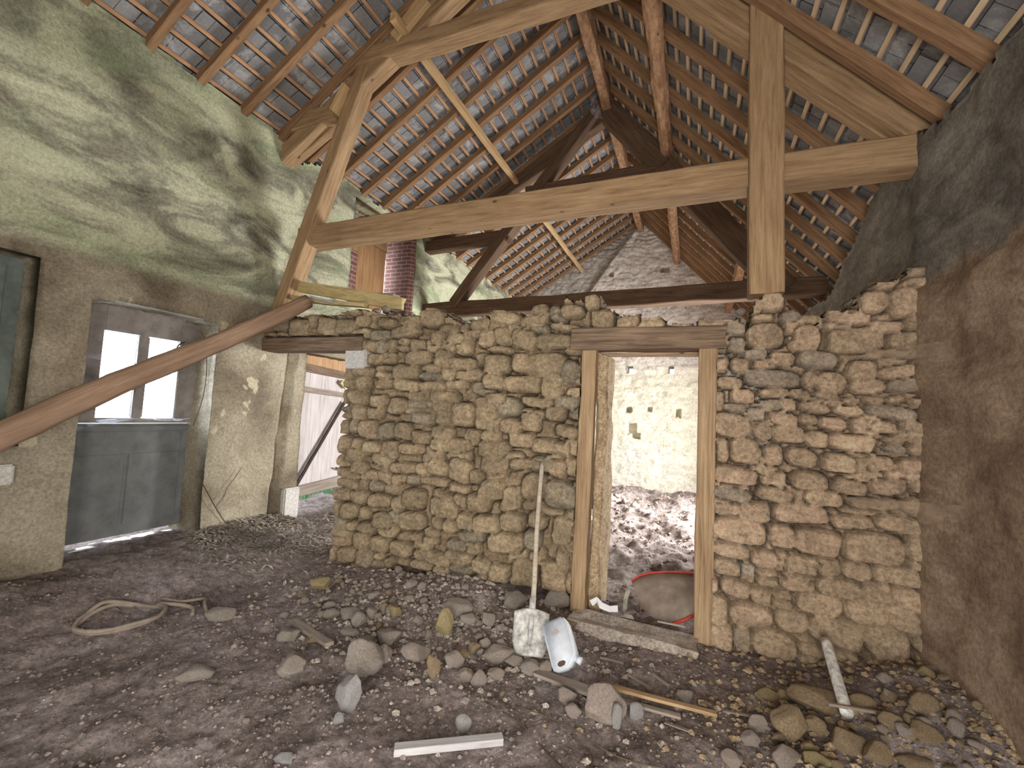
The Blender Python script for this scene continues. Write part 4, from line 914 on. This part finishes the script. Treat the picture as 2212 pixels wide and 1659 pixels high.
# jerrycan leaning upside down
def jerrycan():
    B, T_ = Vector((-.70, 2.90, .035)), Vector((-.865, 3.10, .245)); J = empty('jerrycan', B); tag(J, 'bluish white plastic jerrycan leaning upside down beside the shovel', 'jerrycan')
    z = (T_-B).normalized(); x = Vector((.90, .16, .42)); x = (x-z*x.dot(z)).normalized(); y = z.cross(x)
    M = Matrix((x, y, z)).transposed().to_4x4(); M.translation = B; J.matrix_world = M; h = .30
    out = [(-.075, .0), (-.02, -.0), (.03, .015), (.075, .045), (.085, .07), (.085, h-.02), (.065, h), (-.065, h), (-.085, h-.02), (-.085, .03)]
    # solid body; the grip slot's shade is painted as a dark plate on it
    bm = bmesh.new(); prof = [(-.078, -.005), (.02, -.005), (.05, .02), (.085, .055), (.088, .10), (.088, h-.03), (.07, h), (-.07, h), (-.088, h-.03), (-.088, .02)]
    slot = [(-.05, .018), (-.035, .010), (.0, .012), (.015, .028), (.0, .040), (-.035, .042), (-.052, .032)]
    f0 = [bm.verts.new((a, -.055, b)) for a, b in prof]; f1 = [bm.verts.new((a, .055, b)) for a, b in prof]
    bm.faces.new(f0); bm.faces.new(f1[::-1])
    for k in range(len(prof)): bm.faces.new((f0[k], f1[k], f1[(k+1) % len(prof)], f0[(k+1) % len(prof)]))
    bmesh.ops.recalc_face_normals(bm, faces=bm.faces); bmesh.ops.bevel(bm, geom=[e for e in bm.edges], offset=.012, segments=3, affect='EDGES')
    bm_obj('body', bm, M_CAN, J, True)
    bm = bmesh.new(); v0 = [bm.verts.new((a*.85, -.0562, b)) for a, b in slot]; bm.faces.new(v0)
    bm2 = bm; r = bmesh.ops.extrude_face_region(bm, geom=list(bm.faces)); 
    for e in r['geom']:
        if isinstance(e, bmesh.types.BMVert): e.co.y += .004
    o = bm_obj('grip_slot_shade', bm, M_CANSHADE, J); o['label'] = 'dark plate painted as the shaded slot behind the moulded handle'
    o2 = tube('neck', [(.055, 0, .055), (.078, 0, .032)], [.018, .018], M_CAN, J, n=16); tube('cap', [(.075, 0, .035), (.098, 0, .012)], [.022, .022], M_CAN, o2, n=16)
    bm = bmesh.new(); rr = random.Random(3); v = [bm.verts.new((-.005+(.030+rr.uniform(-.008, .008))*math.cos(a/14*6.283), -.0565, .215+(.020+rr.uniform(-.006, .006))*math.sin(a/14*6.283))) for a in range(14)]; bm.faces.new(v)
    o = bm_obj('label_remnant', bm, M_CANLBL, J); o['label'] = 'torn brownish label remnant'
jerrycan()
# threshold, tub, rags behind the doorway
q = beam('threshold', (-.86, 3.62, .0), (.08, 3.62, -.035), .32, .15, R_GREY, wob=.03, seg=.05, cham=.22); tag(q, 'rough worn stone threshold of the central doorway', 'threshold')
def tub():
    T = empty('tub', (-.2, 4.1, .1)); tag(T, 'dirty brown tub with red rim lying behind the right door post', 'tub')
    bot = [(-.36, 4.02, .06), (-.30, 3.99, .0), (-.25, 3.97, -.03), (-.18, 3.97, -.01), (-.10, 3.98, .02), (-.02, 4.0, .06), (.05, 4.03, .10)]
    top = [(-.48, 4.26, .19), (-.42, 4.30, .23), (-.34, 4.33, .26), (-.26, 4.34, .28), (-.16, 4.35, .30), (-.06, 4.36, .31), (.06, 4.36, .32)]
    vs = []; fs = []; n = 7; loc = Vector((-.2, 4.1, .1))
    for layer in (0, 1):
        for i in range(n):
            for k in range(6):
                t = k/5; p = Vector(bot[i]).lerp(Vector(top[i]), t); bulge = .035*math.sin(math.pi*t)*math.sin(math.pi*i/(n-1)); vs.append(p-loc+Vector((0, -bulge+.012*layer, -.012*layer)))
    def ix(l, i, k): return l*n*6+i*6+k
    for i in range(n-1):
        for k in range(5):
            fs.append((ix(0, i, k), ix(0, i+1, k), ix(0, i+1, k+1), ix(0, i, k+1))); fs.append((ix(1, i, k+1), ix(1, i+1, k+1), ix(1, i+1, k), ix(1, i, k)))
        fs.append((ix(0, i+1, 0), ix(0, i, 0), ix(1, i, 0), ix(1, i+1, 0))); fs.append((ix(0, i, 5), ix(0, i+1, 5), ix(1, i+1, 5), ix(1, i, 5)))
    mesh_obj('shell', vs, fs, M_TUB, T)
    o = tube('rim', [Vector(p)-loc+Vector((0, -.004, -.004)) for p in bot], .010, M_RED, T, n=8, squash=1.3); o['label'] = 'bright red rim along the near edge'
    o = tube('rim', [Vector(p)-loc+Vector((0, 0, .004)) for p in top], .008, M_RED, T, n=8); o['label'] = 'dull red rim along the far edge'
tub()
def strip(name, pts, wd, mat, label, cat, seed=1, th=.004):
    rng = random.Random(seed); vs = []; fs = []; P = [Vector(p) for p in pts]
    for i, p in enumerate(P):
        t = (P[min(i+1, len(P)-1)]-P[max(i-1, 0)]).normalized(); s = t.cross(Vector((rng.uniform(-.5, .5), -1, rng.uniform(-.3, .3)))).normalized()*wd/2; nn = t.cross(s).normalized()*th
        vs += [p-s, p+s, p+s+nn, p-s+nn]
    for i in range(len(P)-1):
        for a, b in ((0, 1), (1, 2), (2, 3), (3, 0)): fs.append((4*i+a, 4*i+b, 4*i+4+b, 4*i+4+a))
    fs += [(3, 2, 1, 0), tuple(4*(len(P)-1)+k for k in range(4))]
    o = mesh_obj(name, vs, fs, mat, smooth=False); tag(o, label, cat); return o
strip('strap', [(-.47, 3.98, .21), (-.485, 3.93, .15), (-.48, 3.86, .10), (-.50, 3.80, .06), (-.45, 3.76, .085), (-.40, 3.72, .10)], .035, M_STRAP, 'grey webbing strap hanging over the threshold beside the tub', 'strap', 3)
strip('strap', [(-.58, 3.95, .10), (-.56, 3.86, .13), (-.53, 3.80, .11), (-.50, 3.74, .115), (-.47, 3.70, .12)], .03, M_RAG, 'dark curled strap left of the grey webbing strap', 'strap', 5)
strip('cloth_rag', [(-.66, 4.0, .03), (-.60, 3.92, .10), (-.57, 3.86, .12), (-.60, 3.80, .115), (-.66, 3.78, .12)], .07, M_RAG, 'dark crumpled rag on the threshold', 'rag', 7)
strip('cloth_rag', [(-.42, 4.06, .02), (-.38, 3.98, .08), (-.36, 3.90, .06), (-.30, 3.84, .10)], .06, M_RAG, 'dark rag between strap and brown tub', 'rag', 9)
strip('paper_scrap', [(-.73, 3.72, .14), (-.69, 3.74, .17), (-.65, 3.72, .14), (-.58, 3.72, .125), (-.52, 3.75, .13)], .05, M_PAPER, 'crumpled white paper at the foot of the golden post', 'paper', 2)
tag(beam('stick', (-.22, 3.74, .105), (-.02, 3.78, .09), .015, .012, W_GREY, wob=.003, seg=.03), 'thin grey stick lying on the threshold under the tub', 'stick')
# pipe
tag(tube('pipe', [Vector((.845, 3.62, .26)).lerp(Vector((.805, 3.03, .13)), k/12) for k in range(13)], .031, M_PIPE, n=18), 'scratched white pipe leaning on the wall in the right corner heap', 'pipe')
tag(beam('stick', (.72, 3.02, .16), (1.0, 3.06, .165), .018, .014, W_GREY, wob=.003, seg=.03), 'thin grey stick lying across the foot of the white pipe', 'stick')
# twigs on the floor
for pts, lab in (([(-1.05, 2.42), (-.8, 2.36), (-.62, 2.22), (-.45, 2.1)], 'thin bent twig on the floor right of the white batten'), ([(-.55, 2.40), (-.42, 2.30), (-.40, 2.2), (-.30, 2.06)], 'thin dark twig left of the bottom centre rubble'), ([(-.9, 2.5), (-.6, 2.45), (-.3, 2.34), (0, 2.36)], 'long fine root lying across the open floor')):
    tag(curve_tube('twig', [on(x, y, .012) for x, y in pts], .0035, M_STEM, n=6), lab, 'twig')
# dead vines on the left wall and at the window
tag(curve_tube('vine', [(-4.73, 3.09, .82), (-4.70, 3.124, .772), (-4.70, 3.297, .482), (-4.70, 3.457, .254), (-4.64, 3.60, .10)], .005, M_STEM, n=6), 'dead vine stem hanging down the left wall beside the door leaf', 'vine')
tag(curve_tube('vine', [(-4.70, 3.30, .47), (-4.69, 3.38, .60), (-4.70, 3.407, .663), (-4.70, 3.502, .788), (-4.70, 3.564, .884)], .003, M_STEM, n=6), 'thin curling vine twig branching up the left wall', 'vine')
tag(curve_tube('vine', [(-4.9, 3.06, 2.36), (-4.85, 3.12, 2.25), (-4.85, 3.165, 1.934), (-4.85, 3.158, 1.683), (-4.85, 3.127, 1.509), (-4.88, 3.10, 1.338)], .004, M_STEM, n=6), 'dry vine hanging on the white window reveal', 'vine')
tag(curve_tube('vine', [(-5.02, 3.02, 2.22), (-5.0, 2.95, 2.17), (-5.0, 2.93, 2.08), (-5.0, 2.96, 2.03), (-5.0, 2.9, 2.0)], .006, M_STEM, n=6), 'curled dead leaves hanging in the right window light', 'vine')
# cobwebs
def web(name, rows, mat, label):
    n = len(rows[0]); vs = []; fs = []
    def cat(P, t):
        k = t*(len(P)-1); i = min(int(k), len(P)-2); return Vector(P[i]).lerp(Vector(P[i+1]), k-i)
    M_ = 24; R_ = 10
    for j in range(R_+1):
        f = j/R_*(len(rows)-1); a = min(int(f), len(rows)-2)
        for i in range(M_+1):
            t = i/M_; p = cat(rows[a], t).lerp(cat(rows[a+1], t), f-a); q_ = mnoise.noise(p*9)*.012; vs.append(p+Vector((q_, q_, q_)))
    for j in range(R_):
        for i in range(M_): fs.append((j*(M_+1)+i, j*(M_+1)+i+1, (j+1)*(M_+1)+i+1, (j+1)*(M_+1)+i))
    tag(mesh_obj(name, vs, fs, mat), label, 'cobweb')
web('cobweb', [[(-5.04, 2.15, 1.36), (-5.04, 2.4, 1.40), (-5.04, 2.8, 1.41), (-5.04, 3.1, 1.41)], [(-4.80, 2.11, 1.31), (-4.93, 2.35, 1.365), (-4.96, 2.64, 1.40), (-4.95, 2.92, 1.375), (-4.95, 3.15, 1.42)]], M_WEB, 'bluish cobweb sheet sagging along the window sill')
web('cobweb', [[(-4.80, 2.10, 2.03), (-4.9, 2.2, 1.98), (-5.0, 2.62, 1.93)], [(-4.80, 2.10, 1.93), (-4.9, 2.2, 1.93), (-5.0, 2.62, 1.88)]], M_WEB, 'bluish cobweb band across the upper left window light')
web('cobweb', [[(-4.80, 2.10, 1.77), (-4.95, 2.3, 1.745)], [(-4.80, 2.10, 1.70), (-4.95, 2.3, 1.725)]], M_WEB, 'small bluish cobweb in the left window corner')
web('cobweb', [[(.95, 3.69, 1.20), (1.15, 3.66, 1.21), (1.30, 3.60, 1.22), (1.43, 3.30, 1.26)], [(1.05, 3.69, 1.14), (1.22, 3.64, 1.14), (1.36, 3.60, 1.09), (1.43, 3.42, 1.20)]], M_WEBB, 'large brown dusty cobweb in the right corner at hip height')
web('cobweb', [[(1.05, 3.69, 2.22), (1.20, 3.66, 2.20), (1.43, 3.38, 2.22)], [(1.10, 3.69, 2.15), (1.25, 3.66, 2.12), (1.43, 3.45, 2.15)]], M_WEBB, 'smaller brown cobweb high in the right corner')
web('cobweb', [[(-1.52, 6.4, 6.60), (-1.50, 6.7, 6.58), (-1.48, 6.9, 6.60)], [(-1.62, 6.5, 6.42), (-1.56, 6.7, 6.40), (-1.45, 6.85, 6.45)]], M_WEB, 'grey cobweb hanging under the ridge beam')
#ENDROCKS
